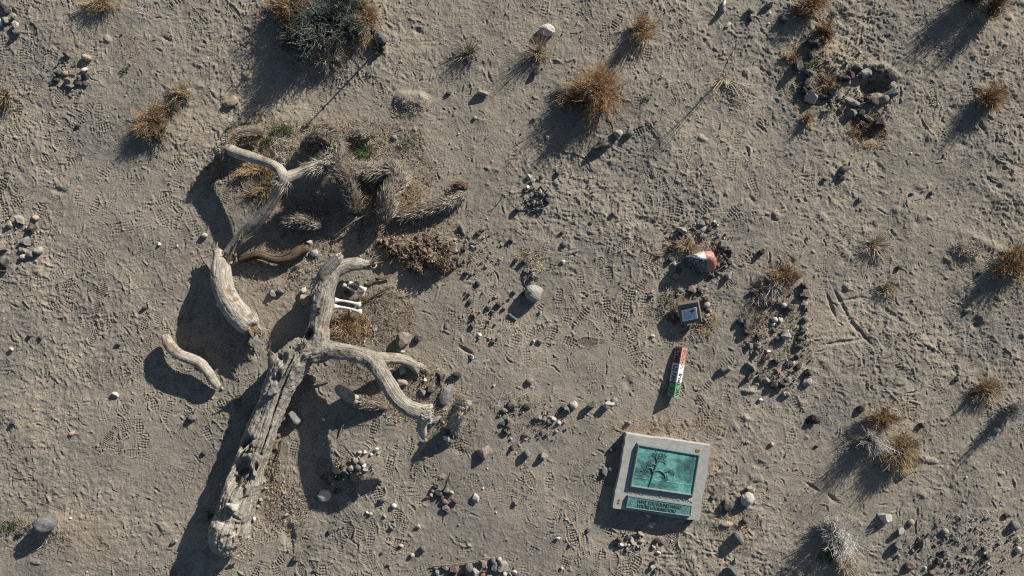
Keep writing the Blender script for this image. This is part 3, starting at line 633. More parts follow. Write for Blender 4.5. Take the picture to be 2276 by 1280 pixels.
# the pale sawn end of the drooping arm
z = zsurf(868, 425, cco); cap = chain([(867, 416, .245, 7), (869, 424, .25, 8), (870, 430, .245, 6)])
v, f = tube_mesh(cap, 12); me = bpy.data.meshes.new("cut_end"); me.from_pydata((v - np.array(crown.location)).tolist(), [], f); me.materials.append(M_PALE)
o = bpy.data.objects.new("cut_end", me); SC.collection.objects.link(o); o.parent = crown
cap = chain([(726, 366, .385, 6), (731, 364, .385, 6)]); v, f = tube_mesh(cap, 12); me = bpy.data.meshes.new("cut_end"); me.from_pydata((v - np.array(crown.location)).tolist(), [], f); me.materials.append(M_PALE)
o = bpy.data.objects.new("cut_end", me); SC.collection.objects.link(o); o.parent = crown

# ------------------------------------------------------------------ loose logs and shaggy pieces
single_log("log", "short pale curved log lying alone on the sand left of the fallen trunk", "log",
    [(368, 748, .12, 10), (378, 768, .14, 12), (396, 786, .15, 12), (420, 796, .15, 12), (445, 808, .14, 12), (462, 826, .12, 11), (474, 845, .10, 10), (483, 858, .07, 8)], M_PALE, amp=.006, voxel=.006)
single_log("log", "thin brown barked log curving along the ground above the bleached butt and bones", "log",
    [(534, 577, .05, 8), (555, 571, .07, 9), (578, 566, .08, 10), (600, 573, .08, 10), (620, 577, .08, 10), (645, 571, .07, 10), (665, 557, .06, 11), (683, 552, .05, 9)], M_BROWN, amp=.007, voxel=.006)
r = empty("shaggy_branch", P(800, 885), "short pale log with shaggy tail lying in shade inside the trunk's lower fork", "dead branch")
mr, mco, _ = limb_network(r, [("bare_end", [(752, 862, .19, 10), (762, 871, .18, 13), (776, 880, .16, 13), (793, 890, .13, 12)], M_PALE, 'a'), ("shaggy_end", [(793, 890, .13, 12), (815, 895, .09, 12), (838, 898, .06, 11), (856, 904, .04, 9)], M_SHAG, 'b')], amp=.006, voxel=.006)
V, F, C = shag([(800, 891, .12, 12), (820, 896, .08, 12), (845, 900, .05, 10)], 500, (.04, .09), .003, .3); mesh_obj("dead_leaves", V, F, M_STRAND, mr['b'], col=C, smooth=False)
def shaggy(label, pts, n, L=(.05, .11), lf=.32, cols=LEAFC, mat=M_SHAG, wid=.0036):
    c = P(pts[0][0], pts[0][1]); r = empty("shaggy_branch", c, label, "dead branch", "shaggy dead branches beside the fallen tree")
    q, _, _ = limb_network(r, [("core", pts, mat, 'c')], amp=.006, voxel=.007); V, F, C = shag(pts, int(n * 1.4), (L[0] * .8, L[1] * .8), wid * .78, lf * 1.4, cols=cols); mesh_obj("dead_leaves", V, F, M_STRAND, r, col=C, smooth=False)
shaggy("shaggy grey branch lying flat, farthest right of the broken limb's shaggy arms", [(893, 482, .06, 14), (920, 474, .08, 14), (950, 465, .09, 14), (980, 456, .09, 13), (1005, 446, .08, 12), (1032, 432, .06, 9)], 1100, cols=LEAFC)
shaggy("short shaggy grey branch lying in the broken limb's shade, left of the crossed sticks", [(640, 492, .06, 13), (665, 490, .08, 16), (690, 493, .08, 15), (712, 502, .06, 11)], 700, cols=LEAFC)
shaggy("coiled pale leaf tuft, upper of two right of the trunk's lower stub", [(1024, 903, .04, 9), (1034, 900, .09, 11), (1042, 896, .13, 8)], 300, (.04, .09), .5, PALW, M_WOOD, .0045)
shaggy("shaggy pale branch end standing up below the coiled tuft, right of the trunk's lower stub", [(1010, 962, .03, 8), (1013, 945, .13, 9), (1018, 928, .25, 9), (1022, 920, .31, 6)], 380, (.05, .11), .35, PALW, M_WOOD, .0045)
shaggy("small shaggy grey stub sticking out of the straw above the broken limb's arch", [(712, 292, .03, 12), (726, 288, .07, 13), (740, 284, .10, 10)], 350, (.04, .08), .35, PALEL)
shaggy("low shaggy brown grey mound of dead leaves beside the green weed above the broken limb", [(790, 305, .02, 12), (806, 300, .05, 13), (822, 296, .05, 9)], 350, (.04, .08), .35, LEAFC)
shaggy("ragged reddish brown bark tip with a dark hollow beyond the flat shaggy branch", [(1008, 420, .05, 8), (1022, 410, .07, 9), (1036, 416, .05, 8)], 120, (.03, .07), .5, DARKT + RUST, M_BROWN)

# ------------------------------------------------------------------ bones, star, planks and sticks
M_BONE = plain_mat("white_bone", (.58, .555, .51), .6, .3, 40, .08, .001)
def bone(label, a, b, za, zb, bend=0):
    A = P(*a, za); B = P(*b, zb); n = 22; t = np.linspace(0, 1, n); side = unit(np.cross(B - A, [0, 0, 1]))
    c = A + (B - A) * t[:, None] + side * (bend * np.sin(t * math.pi))[:, None]
    r = .0125 + .010 * np.exp(-(t / .16) ** 2) + .013 * np.exp(-((1 - t) / .2) ** 2)
    K = 14; T = unit(B - A); up = np.cross(side, T); V = []
    for i in range(n):
        for k in range(K):
            a_ = TAU * k / K; two = 1 + .35 * abs(math.cos(a_)) * (math.exp(-((1 - t[i]) / .1) ** 2) + math.exp(-(t[i] / .08) ** 2))
            V.append(c[i] + r[i] * two * (math.cos(a_) * side * 1.05 + math.sin(a_) * up * .82))
    V = np.array(V); e0 = len(V); V = np.vstack([V, A - T * .008, B + T * .010]); id_ = np.arange(n * K).reshape(n, K)
    F = np.stack([id_[:-1], id_[1:], np.roll(id_, -1, 1)[1:], np.roll(id_, -1, 1)[:-1]], -1).reshape(-1, 4)
    F2 = [[id_[0, k], id_[0, (k + 1) % K], e0] for k in range(K)] + [[id_[-1, (k + 1) % K], id_[-1, k], e0 + 1] for k in range(K)]
    tag(mesh_obj("bone", V, [F, np.array(F2)], M_BONE), label, "bone", "white limb bones leaning on the trunk")
bone("topmost of the four white limb bones beside the trunk's upper fork", (776, 628), (812, 646), .13, .10, -.015)
bone("second white limb bone from the top, leaning under the topmost one", (763, 631), (808, 655), .13, .06, .01)
bone("third white limb bone from the top, short and nearly level", (744, 667), (801, 678), .15, .10, -.01)
bone("lowest of the four white limb bones beside the trunk", (742, 681), (803, 694), .15, .08, -.012)
# six pointed metal star
M_STAR = plain_mat("dull_tin", (.55, .56, .55), .4, .5, 60, .1, .0005)
def prism(name, poly, z0, z1, mat, parent=None):
    n = len(poly); V = np.array([(x, y, z0) for x, y in poly] + [(x, y, z1) for x, y in poly])
    org = np.array(parent.location) if parent else np.array([V[:, 0].mean(), V[:, 1].mean(), z0])
    me = bpy.data.meshes.new(name); F = [tuple(range(n))[::-1], tuple(range(n, 2 * n))] + [(i, (i + 1) % n, n + (i + 1) % n, n + i) for i in range(n)]
    me.from_pydata((V - org).tolist(), [], F); me.materials.append(mat); me.validate(); me.update()
    o = bpy.data.objects.new(name, me); SC.collection.objects.link(o)
    if parent: o.parent = parent
    else: o.location = Vector(org.tolist())
    return o
c = P(834, 730); st = []
for k in range(12):
    a = TAU * k / 12 + .35; q = .040 if k % 2 == 0 else .017; st.append((c[0] + q * math.cos(a), c[1] + q * math.sin(a)))
gz0 = float(gz(c[0], c[1])) + .012
tag(prism("star_ornament", st, gz0, gz0 + .004, M_STAR), "small pale six pointed metal star lying in the straw right of the bones", "ornament")
M_STICK = wood_mat("stick_wood", (.16, .115, .075), (.27, .205, .14), (.40, .33, .25))
M_STICKP = wood_mat("pale_stick_wood", (.32, .27, .21), (.46, .40, .32), (.58, .52, .44))
def stick(label, pts, mat, cat="stick", name="stick", flat=1.0, group=None):
    w_ = [[*P(a, b, 0)[:2], gzp(a, b) + z, r / 200] for a, b, z, r in pts]; C = catmull(w_, .03)
    C[:, :3] += np.stack([vn(C[:, 0] * 20, C[:, 1] * 20, 3), vn(C[:, 0] * 20, C[:, 1] * 20, 8), np.zeros(len(C))], -1) * C[:, 3:4] * .8
    T, A, B = frames(C); K = 8; V = []
    for i in range(len(C)):
        for k in range(K):
            a_ = TAU * k / K; V.append(C[i, :3] + C[i, 3] * (math.cos(a_) * A[i] + math.sin(a_) * B[i] * flat) * (1 + .15 * math.sin(k * 2.3)))
    V = np.array(V); n = len(C); id_ = np.arange(n * K).reshape(n, K); F = np.stack([id_[:-1], np.roll(id_, -1, 1)[:-1], np.roll(id_, -1, 1)[1:], id_[1:]], -1).reshape(-1, 4)
    caps = np.array([id_[0][::-1], id_[-1]]); gr = np.repeat(np.stack([C[:, 0] * 0, C[:, 1] * 0, np.arange(n) * .1], -1), K, 0) + np.tile(np.stack([np.cos(np.arange(K)), np.sin(np.arange(K)), np.zeros(K)], -1), (n, 1))
    return tag(mesh_obj(name, V, [F, caps], mat, uv3=gr), label, cat, group)
stick("grey split board end pointing up right between the trunk fork and the bark heap", [(838, 620, .03, 3.4), (853, 616, .035, 3.6), (869, 611, .035, 3.6)], M_STICK, "plank", "plank", .35)
stick("short brown split board lying just left of the longer one beside the topmost bone", [(810, 633, .02, 2.5), (824, 628, .03, 4), (836, 622, .03, 3)], M_STICK, "plank", "plank", .35)
stick("straight tapering brown stick pointing up right from the bones", [(804, 676, .02, 1.1), (830, 660, .03, 2.0), (852, 648, .04, 2.2), (868, 638, .03, 1.2)], M_BROWN)
stick("long pale stick crossing the other on the shaggy pieces below the drooping arm", [(740, 529, .02, 2.0), (765, 512, .07, 2.2), (795, 493, .10, 2.3), (826, 476, .12, 1.8)], M_STICKP)
stick("shorter pale stick under the long one below the drooping arm", [(741, 528, .02, 1.6), (765, 508, .04, 2.0), (788, 486, .07, 1.8)], M_STICKP)
stick("upright looking grey slat lying straight below the crossed sticks", [(800, 540, .01, 2.6), (804, 520, .03, 3.2), (808, 500, .04, 3)], M_STICK, flat=.4)
stick("long thin dark stick lying close along the right side of the trunk", [(627, 975, .02, 1.4), (622, 1005, .04, 1.6), (615, 1035, .04, 1.4), (609, 1066, .02, 1.2)], M_BROWN)
stick("thin pale stick lying in the shade right of the trunk's waist", [(681, 864, .02, 1.3), (705, 855, .02, 1.5), (738, 841, .03, 1.2)], M_STICKP)
stick("knotty pale twig lying in the big shadow below the shaggy tail", [(752, 970, .01, 1.2), (760, 950, .02, 1.8), (770, 938, .02, 1.5), (778, 930, .01, 1)], M_STICKP)
stick("thin brown stick standing out of the small dark stone heap at bottom centre", [(986, 1092, .02, 1.4), (992, 1075, .07, 1.5), (1003, 1043, .12, 1.1)], M_BROWN)
stick("long thin pale twig lying along the top of the stone pile at the bottom edge", [(958, 1256, .02, 1.0), (1000, 1252, .03, 1.3), (1050, 1246, .03, 1.3), (1075, 1238, .03, 1.1), (1100, 1237, .03, .9)], M_STICKP)
stick("curved pale twig hooking round the stones in the trunk's shadow", [(760, 1078, .02, .9), (785, 1074, .03, 1.0), (798, 1062, .03, 1.0), (799, 1048, .03, .8)], M_STICKP)
stick("short dark stick lying across the small black stone heap right of centre", [(1166, 453, .04, 1.3), (1180, 446, .06, 1.5), (1196, 443, .05, 1.3)], M_BROWN)
stick("pale forked twig sticking up from the sand right of the flat shaggy branch", [(1100, 460, .01, 1.0), (1112, 448, .06, 1.1), (1122, 432, .10, .6)], M_STICKP)
stick("thin pale twig lying below the painted rock over its pebbles", [(1585, 608, .03, .9), (1600, 596, .04, 1.0), (1614, 587, .04, .8)], M_STICKP)
stick("short thin twig lying on bare sand left of the pale curved log", [(54, 668, .008, 1.2), (62, 676, .012, 1.3), (70, 684, .008, 1)], M_STICKP)
stick("thin straight twig lying alone near the left edge below the shorter one", [(30, 740, .008, .9), (37, 751, .012, 1), (46, 760, .008, .8)], M_STICKP)
stick("pale drooping root strands over the sand above the fallen log's end", [(530, 815, .006, 1.5), (525, 826, .01, 1.7), (519, 812, .01, 1.2)], M_STICKP)
stick("thin dark stick lying across open sand right of the sparse tall stems", [(1640, 95, .01, .7), (1628, 130, .05, .8), (1617, 165, .03, .8)], M_STICKP)
stick("brown pointed stick half buried below the rusty dead bush's pale stones", [(1436, 270, .01, 1.3), (1452, 288, .015, 1.4), (1468, 304, .01, 1)], M_BROWN)
stick("thin pale branch lying across the shadow of the rusty dead bush", [(1200, 318, .02, .9), (1235, 322, .03, 1.1), (1272, 326, .04, 1.1), (1300, 345, .03, 1), (1320, 377, .01, .8)], M_STICKP)

# bark heap between the shaggy branch and the plank
HC = [(.17, .115, .08), (.23, .165, .12), (.13, .085, .06), (.29, .235, .175), (.09, .065, .05)]
heap = [litter(930, 555, 105, 48, 380, STRAW + DARKT + GREYT, (.02, .09), .0016, .004, .06), chips(915, 555, 95, 40, 420, HC, (.005, .018), -.004, .02)]
for hx, hy, rx_, ry_, n_, zr_ in ((985, 588, 24, 18, 420, .17), (1002, 560, 16, 22, 260, .12), (925, 595, 20, 14, 300, .13), (895, 565, 24, 15, 300, .08), (948, 575, 22, 16, 300, .12), (868, 540, 26, 16, 260, .05), (955, 540, 30, 14, 240, .06)):
    heap += [chips(hx, hy, rx_, ry_, int(n_ * .8), HC, (.006, .024), -.004, zr_ * .45), litter(hx, hy, rx_ * 1.2, ry_ * 1.2, int(n_ * .15), STRAW + DARKT * 3 + GREYT, (.02, .08), .0018, .0, zr_ * .5)]

# ------------------------------------------------------------------ concrete block with the two bronze plates
M_CONC = plain_mat("concrete", (.37, .36, .33), .9, .2, 16, .16, .004)
def bronze():
    m, n, b = newmat("green_bronze"); tc = n.nodes.new("ShaderNodeTexCoord")
    t = noise_node(n, 4.5, 7, .68, tc.outputs["Object"]); t2 = noise_node(n, 45, 4, .7, tc.outputs["Object"])
    r = ramp(n, t.outputs[0], [(.35, (.045, .085, .085)), (.43, (.07, .17, .16)), (.50, (.11, .30, .265)), (.58, (.18, .43, .37)), (.67, (.08, .31, .33))])
    r2 = ramp(n, t2.outputs[0], [(.3, (.75, .75, .72)), (.6, (1.08, 1.08, 1.08))]); n.links.new(mix(n, 1, r.outputs[0], r2.outputs[0], 'MULTIPLY'), b.inputs["Base Color"])
    b.inputs["Roughness"].default_value = .5; b.inputs["Specular IOR Level"].default_value = .4; bump(n, b, t2.outputs[0], .0015); return m
M_BRONZE = bronze(); M_BRDARK = plain_mat("dark_patina", (.075, .15, .145), .5, .4, 50, .4, .001); M_BRRIM = plain_mat("rim_patina", (.12, .165, .16), .45, .5, 40, .3, .0008)
M_BRLINE = plain_mat("pale_patina_relief", (.22, .42, .38), .5, .4, 60, .2, .0005)
M_RUST = plain_mat("rust_spot", (.16, .06, .03), .8, .2)
ZS = .115
SL = [P(x, y, ZS) for x, y in ((1393, 964), (1581, 990.5), (1554.5, 1157), (1362, 1129))]
pl = empty("plaque_block", (*((SL[0] + SL[2]) / 2)[:2], gzp(1470, 1060) - .02), "square grey concrete block carrying two green bronze plates", "memorial plaque")
def edge_poly(cs, k=26, amp=.0022):
    out = []
    for i in range(4):
        a, b = cs[i][:2], cs[(i + 1) % 4][:2]
        nrm_ = unit([b[1] - a[1], a[0] - b[0]])
        for t in np.arange(k) / k: out.append(tuple(a + (b - a) * t + nrm_ * (rng.randn() * amp + .004 * math.sin(t * 9 + i)) * (0 < t < 1)))
    return out[::-1]
prism("block", edge_poly(SL), pl.location[2], ZS, M_CONC, pl)
def lerp(a, b, t): return a + (b - a) * t
def plate(corn, z0, zr, zp, rimw, parent, matrim=M_BRRIM, matpan=M_BRONZE):
    """raised bevelled frame round a recessed panel; corners TL TR BR BL in photo pixels"""
    O = [P(x, y, z0) for x, y in corn]; cen = sum(O) / 4
    def ins(w_, z):
        r = []
        for i in range(4):
            a = unit(O[(i + 1) % 4] - O[i]); b = unit(O[(i - 1) % 4] - O[i]); q = O[i] + (a + b) * w_; q = q.copy(); q[2] = z; r.append(q)
        return r
    R = [O, ins(.04 * rimw, z0 + .010), ins(.46 * rimw, zr), ins(.64 * rimw, zr), ins(rimw, zp)]
    lo = [q.copy() for q in O]; V = np.array([q for r_ in R for q in r_]); F = []
    for k in range(4):
        for i in range(4): F.append((k * 4 + i, k * 4 + (i + 1) % 4, (k + 1) * 4 + (i + 1) % 4, (k + 1) * 4 + i))
    F = np.array(F)[:, ::-1]
    fr = mesh_obj("plate_frame", V, F, matrim, parent, smooth=False)
    I = ins(rimw - .001, zp + .0005)
    return I
def panel(name, I, parent, mat, disp=None, nx_=60, ny_=40):
    u, v = np.meshgrid(np.linspace(0, 1, nx_), np.linspace(0, 1, ny_), indexing='ij')
    TL, TR, BR, BL = I
    V = TL * ((1 - u) * (1 - v))[..., None] + TR * (u * (1 - v))[..., None] + BR * (u * v)[..., None] + BL * ((1 - u) * v)[..., None]
    if disp is not None: V[..., 2] += disp(u, v)
    idx_ = np.arange(nx_ * ny_).reshape(nx_, ny_); F = np.stack([idx_[:-1, :-1], idx_[:-1, 1:], idx_[1:, 1:], idx_[1:, :-1]], -1).reshape(-1, 4)
    return mesh_obj(name, V.reshape(-1, 3), F, mat, parent)
pc = [(1415, 983.5), (1556, 1007.5), (1540, 1103), (1396.5, 1082)]
zt = ZS + .040
I = plate(pc, ZS - .001, zt, zt - .014, .034, pl)
def dz1(u, v):
    hz = .80 - .02 * u; return .0012 * vn(u * 9, v * 7, 2) + .0035 * np.exp(-((v - hz) / .010) ** 2) * (1 - ((u > .27) & (u < .34))) + .003 * np.exp(-((v - (.70 + .03 * np.sin(u * 25)))/ .012) ** 2) * (u < .62)
main = panel("picture_panel", I, pl, M_BRONZE, dz1, 150, 100)
def on(I, u, v, z=0): return lerp(lerp(I[0], I[1], u), lerp(I[3], I[2], u), v) + np.array([0, 0, z])
# generic desert tree in low relief
rel = []
def rl(pts, r):
    C = catmull([[*on(I, u, v, .003), r] for u, v in pts], .006); T, A, B = frames(C); K = 6
    Vv = (C[:, None, :3] + C[:, None, 3:4] * (np.cos(np.arange(K) * TAU / K)[None, :, None] * A[:, None] + np.sin(np.arange(K) * TAU / K)[None, :, None] * B[:, None])).reshape(-1, 3)
    id_ = np.arange(len(C) * K).reshape(len(C), K); Fq = np.stack([id_[:-1], np.roll(id_, -1, 1)[:-1], np.roll(id_, -1, 1)[1:], id_[1:]], -1).reshape(-1, 4)
    rel.append((Vv, Fq, np.full((len(Vv), 3), .05)))
rl([(.285, .97), (.30, .8), (.315, .6), (.335, .42), (.345, .28)], .0085); rl([(.312, .62), (.27, .50), (.22, .50), (.18, .56)], .008); rl([(.32, .56), (.42, .53), (.50, .60), (.53, .68)], .007)
rl([(.335, .4), (.28, .38), (.23, .42)], .006); rl([(.345, .3), (.31, .2), (.30, .13)], .006); rl([(.345, .3), (.40, .22), (.43, .12)], .006); rl([(.48, .56), (.56, .50), (.62, .50)], .005); rl([(.34, .3), (.44, .28), (.50, .33)], .004)
bl = []
for (u, v, ru, rv, n) in ((.31, .14, .06, .07, 60), (.41, .13, .08, .09, 90), (.36, .2, .08, .06, 60), (.46, .28, .04, .04, 16), (.17, .58, .06, .10, 70), (.23, .42, .05, .07, 40), (.60, .50, .06, .05, 34), (.53, .68, .05, .08, 34), (.63, .56, .04, .05, 16)):
    for _ in range(n):
        a = rng.rand() * TAU; q = math.sqrt(rng.rand()); uu, vv_ = u + ru * q * math.cos(a), v + rv * q * math.sin(a)
        c0 = on(I, uu, vv_, .002); d = rng.randn(3) * .010; d[2] = abs(d[2]) * .3; bl.append((c0, c0 + d))
A_ = np.array([b[0] for b in bl]); B_ = np.array([b[1] for b in bl]); rel.append(strands(curve_pts(A_, B_, (A_ + B_) / 2, 3), np.full((len(A_), 3), .0022), np.full((len(A_), 3), .05)))
V, F, C = join(rel); mesh_obj("tree_relief", V, F, M_BRDARK, main)
M_STRIP = plain_mat("dull_green_bronze", (.10, .22, .20), .5, .4, 25, .3, .0012)
M_BRTXT = plain_mat("dark_lettering", (.03, .055, .055), .6, .3)
pc2 = [(1394, 1099), (1537.5, 1121.5), (1534, 1147), (1389, 1127)]
zt = ZS + .034; I2 = plate(pc2, ZS - .001, zt, zt - .005, .015, pl)
strip = panel("lettering_panel", I2, pl, M_STRIP, None, 8, 4)
U = unit(I2[1] - I2[0]); Wu = unit(I2[0] - I2[3]); Wd = np.linalg.norm(I2[1] - I2[0]); Hh = np.linalg.norm(I2[0] - I2[3])
text_on("lettering", "HAVE YOU FOUND WHAT", on(I2, .155, .47), U, Wu, Wd * .70, Hh * .36, (0, 0, 1), .0005, M_BRTXT, strip, .006, .003)
text_on("lettering", "YOU'RE LOOKING FOR?", on(I2, .155, .93), U, Wu, Wd * .62, Hh * .36, (0, 0, 1), .0005, M_BRTXT, strip, .006, .003)
for (u, v, r_) in ((.07, .5, .017), (.875, .42, .008), (.905, .5, .008), (.935, .45, .008), (.965, .55, .008)):
    cc_ = on(I2, u, v, .002); pts_ = [cc_ + r_ * np.array([math.cos(TAU * k / 10) * .8, math.sin(TAU * k / 10), 0]) for k in range(11)] + [cc_ + np.array([r_ * .9, -r_ * .5, 0]), cc_ + np.array([r_ * .2, -r_ * 1.3, 0]), cc_ + np.array([-r_ * .6, -r_ * 1.3, 0])]
    V, F, C = strands(np.array([pts_]), np.full((1, len(pts_)), .0013), np.full((1, 3), .05)); mesh_obj("head_relief", V, F, M_BRLINE, strip)
# chipped strip of concrete between the plates
V = []; 
def dzc(u, v): return .006 + .010 * np.abs(vn(u * 40, v * 4, 5)) * np.sin(np.pi * v) + .003 * vn(u * 90, v * 9, 6)
Ic = [P(x, y, ZS - .006) for x, y in ((1398, 1085), (1540, 1106), (1537.5, 1119), (1395, 1096.5))]
panel("rough_strip", Ic, pl, M_CONC, dzc, 120, 12)
for (x, y, r_) in ((1376, 1111.5, .014), (1374.5, 1118, .012)):
    c = P(x, y, ZS); prism("rust_spot", [(c[0] + r_ * math.cos(TAU * k / 10), c[1] + r_ * .7 * math.sin(TAU * k / 10)) for k in range(10)], ZS + .001, ZS + .004, M_RUST, pl)
c = P(1550.5, 1001.5, ZS); prism("rust_spot", [(c[0] + a_, c[1] + b_) for a_, b_ in ((-.024, -.012), (.022, -.018), (.025, .012), (-.02, .016))], ZS + .001, ZS + .0045, plain_mat("brown_glue", (.20, .13, .06), .8), pl)

# ------------------------------------------------------------------ painted square post lying on its edge
def quadmat(name, c): return plain_mat(name, c, .7, .25, 38, .22, .0008)
PR, PW, PG = quadmat("red_paint", (.44, .215, .175)), quadmat("white_paint", (.60, .61, .62)), quadmat("green_paint", (.15, .28, .165))
a0 = P(1517, 771.5, .075); a1 = P(1497.5, 883, .118); ax_ = unit(a1 - a0); L_ = np.linalg.norm(a1 - a0)
side = unit(np.cross(ax_, [0, 0, 1.0])); upn = unit(np.cross(side, ax_)); 
if upn[2] < 0: upn = -upn
if side[0] > 0: side = -side         # side points left in the picture
sz = .094; al = math.radians(50)
eL = side * math.cos(al) - upn * math.sin(al); eR = -side * math.sin(al) - upn * math.cos(al)
post = empty("painted_post", tuple(a0 * .5 + a1 * .5 - np.array([0, 0, .1])), "red, white and green painted square post with black lettering, lying above the concrete block", "painted post")
def seg(nm, t0_, t1_, mat):
    A = a0 + ax_ * L_ * t0_; B = a0 + ax_ * L_ * t1_; V = []
    for q in (A, B):
        for (i, j) in ((0, 0), (1, 0), (1, 1), (0, 1)): V.append(q + eL * sz * i + eR * sz * j)
    F = np.array([(0, 1, 5, 4), (1, 2, 6, 5), (2, 3, 7, 6), (3, 0, 4, 7), (3, 2, 1, 0), (4, 5, 6, 7)]); 
    ob = mesh_obj(nm, np.array(V), F, mat, post, smooth=False); md = ob.modifiers.new("b", 'BEVEL'); md.width = .002; md.segments = 2; return ob
seg("red_section", 0, .335, PR); seg("white_section", .3352, .70, PW); seg("green_section", .7002, 1, PG)
NL = unit(-eR); NR = unit(-eL)
def postL(s, t0_, t1_, lo=.18, hi=.82):   # left face, read downwards, letter tops towards the ridge
    O = a0 + ax_ * L_ * t0_ + eL * sz * hi; text_on("lettering", s, O, ax_, -eL, L_ * (t1_ - t0_), sz * (hi - lo), NL, .0008, M_BLACKP, post, .03)
def postR(s, t0_, t1_, lo=.2, hi=.8):
    O = a0 + ax_ * L_ * t1_ + eR * sz * hi; text_on("lettering", s, O, -ax_, -eR, L_ * (t1_ - t0_), sz * (hi - lo), NR, .0008, M_BLACKP, post, .03)
postL("LTM8", .05, .325); postL("U2", .37, .50); postL("FAN", .525, .725); postR("VIC", .80, .97); postR("TRUJ", .52, .775)
def loop_on(cen, r_, E1, E2, N, nm, extra=()):
    segs = [(cen + r_ * (math.cos(TAU * k / 14) * E1 + math.sin(TAU * k / 14) * E2), cen + r_ * (math.cos(TAU * (k + 1) / 14) * E1 + math.sin(TAU * (k + 1) / 14) * E2)) for k in range(14)]
    segs += [(cen + r_ * (p[0] * E1 + p[1] * E2), cen + r_ * (q[0] * E1 + q[1] * E2)) for p, q in extra]
    A = np.array([s_[0] for s_ in segs]) + N * .001; B = np.array([s_[1] for s_ in segs]) + N * .001
    V, F, C = strands(curve_pts(A, B, (A + B) / 2, 2), np.full((len(A), 2), .0022), np.full((len(A), 3), .02)); mesh_obj(nm, V, F, M_BLACKP, post)
loop_on(a0 + ax_ * L_ * .87 + eL * sz * .5, .032, ax_, -eL, NL, "peace_symbol", (((1, 0), (-1, 0)), ((0, 0), (-.7, .7)), ((0, 0), (-.7, -.7))))
for t_, w__ in ((.07, .35), (.14, .6), (.17, .3), (.22, .62), (.25, .3), (.29, .5), (.345, .4), (.38, .65), (.41, .4)):   # small scribbles
    loop_on(a0 + ax_ * L_ * t_ + eR * sz * w__, .006, ax_, eR, NR, "scribble")
loop_on(a0 + ax_ * L_ * .075 + eR * sz * .62, .016, ax_, eR, NR, "scribble")

# ------------------------------------------------------------------ small framed plaque on a tilted tile
tl = [(1506, 679, .115), (1551.5, 671, .205), (1559.5, 715, .125), (1513, 723, .03)]
TQ = [P(*q) for q in tl]; small = empty("small_plaque", tuple(P(1533, 700, gzp(1533, 700))), "small white framed sign plate on a tilted dark tile inside a ring of little stones", "small plaque")
M_TILE = plain_mat("dark_tile", (.17, .14, .125), .8, .2, 50, .15, .001); M_WHITE = plain_mat("white_frame", (.82, .82, .82), .5, .4, 50, .04, .0003); M_SIGN = plain_mat("pale_blue_plate", (.55, .64, .74), .35, .5, 30, .05, .0002)
nT = unit(np.cross(TQ[1] - TQ[0], TQ[3] - TQ[0])); nT = nT if nT[2] > 0 else -nT
def slab(nm, Q, th, mat, lift=0, parent=None):
    V = np.array([q + nT * lift for q in Q] + [q + nT * (lift - th) for q in Q]); F = np.array([(3, 2, 1, 0), (4, 5, 6, 7), (0, 1, 5, 4), (1, 2, 6, 5), (2, 3, 7, 6), (3, 0, 4, 7)])
    ob = mesh_obj(nm, V, F, mat, parent or small, smooth=False); md = ob.modifiers.new("b", 'BEVEL'); md.width = .0015; md.segments = 1; return ob
slab("tile", TQ, .08, M_TILE)
def inq(u, v): return lerp(lerp(TQ[0], TQ[1], u), lerp(TQ[3], TQ[2], u), v)
fq = [inq(.15, .26), inq(.88, .22), inq(.85, .78), inq(.13, .82)]
slab("frame", fq, .012, M_WHITE, .012); sg = [lerp(lerp(fq[0], fq[1], u), lerp(fq[3], fq[2], u), v) for u, v in ((.07, .09), (.93, .09), (.93, .91), (.07, .91))]
sp = slab("sign_plate", sg, .004, M_SIGN, .0145)
Us = unit(sg[1] - sg[0]); Vs = unit(sg[0] - sg[3]); ws = np.linalg.norm(sg[1] - sg[0]); hs = np.linalg.norm(sg[0] - sg[3]); bars = []
for (u0, u1, v) in ((.08, .36, .22), (.08, .44, .36), (.08, .48, .50), (.08, .90, .70), (.10, .70, .86)):
    xs_ = np.arange(u0, u1, .05)
    for x_ in xs_:
        q = sg[3] + Us * ws * x_ + Vs * hs * (1 - v) + nT * .0150; bars.append((q, q + Us * ws * .028))
A_ = np.array([b[0] for b in bars]); B_ = np.array([b[1] for b in bars]); s1 = strands(curve_pts(A_, B_, (A_ + B_) / 2, 2), np.full((len(A_), 2), .0016), np.full((len(A_), 3), .02))
tr = [((.70, .55), (.72, .30)), ((.72, .32), (.56, .20)), ((.72, .32), (.88, .17)), ((.72, .32), (.72, .14)), ((.56, .2), (.66, .13)), ((.66, .12), (.80, .10)), ((.80, .12), (.92, .20)), ((.62, .2), (.84, .18))]
A_ = np.array([sg[3] + Us * ws * a[0] + Vs * hs * (1 - a[1]) + nT * .0150 for a, b in tr]); B_ = np.array([sg[3] + Us * ws * b[0] + Vs * hs * (1 - b[1]) + nT * .0150 for a, b in tr])
s2 = strands(curve_pts(A_, B_, (A_ + B_) / 2, 2), np.full((len(A_), 2), .003), np.full((len(A_), 3), .02)); V, F, C = join([s1, s2]); mesh_obj("print", V, F, M_BLACKP, sp)

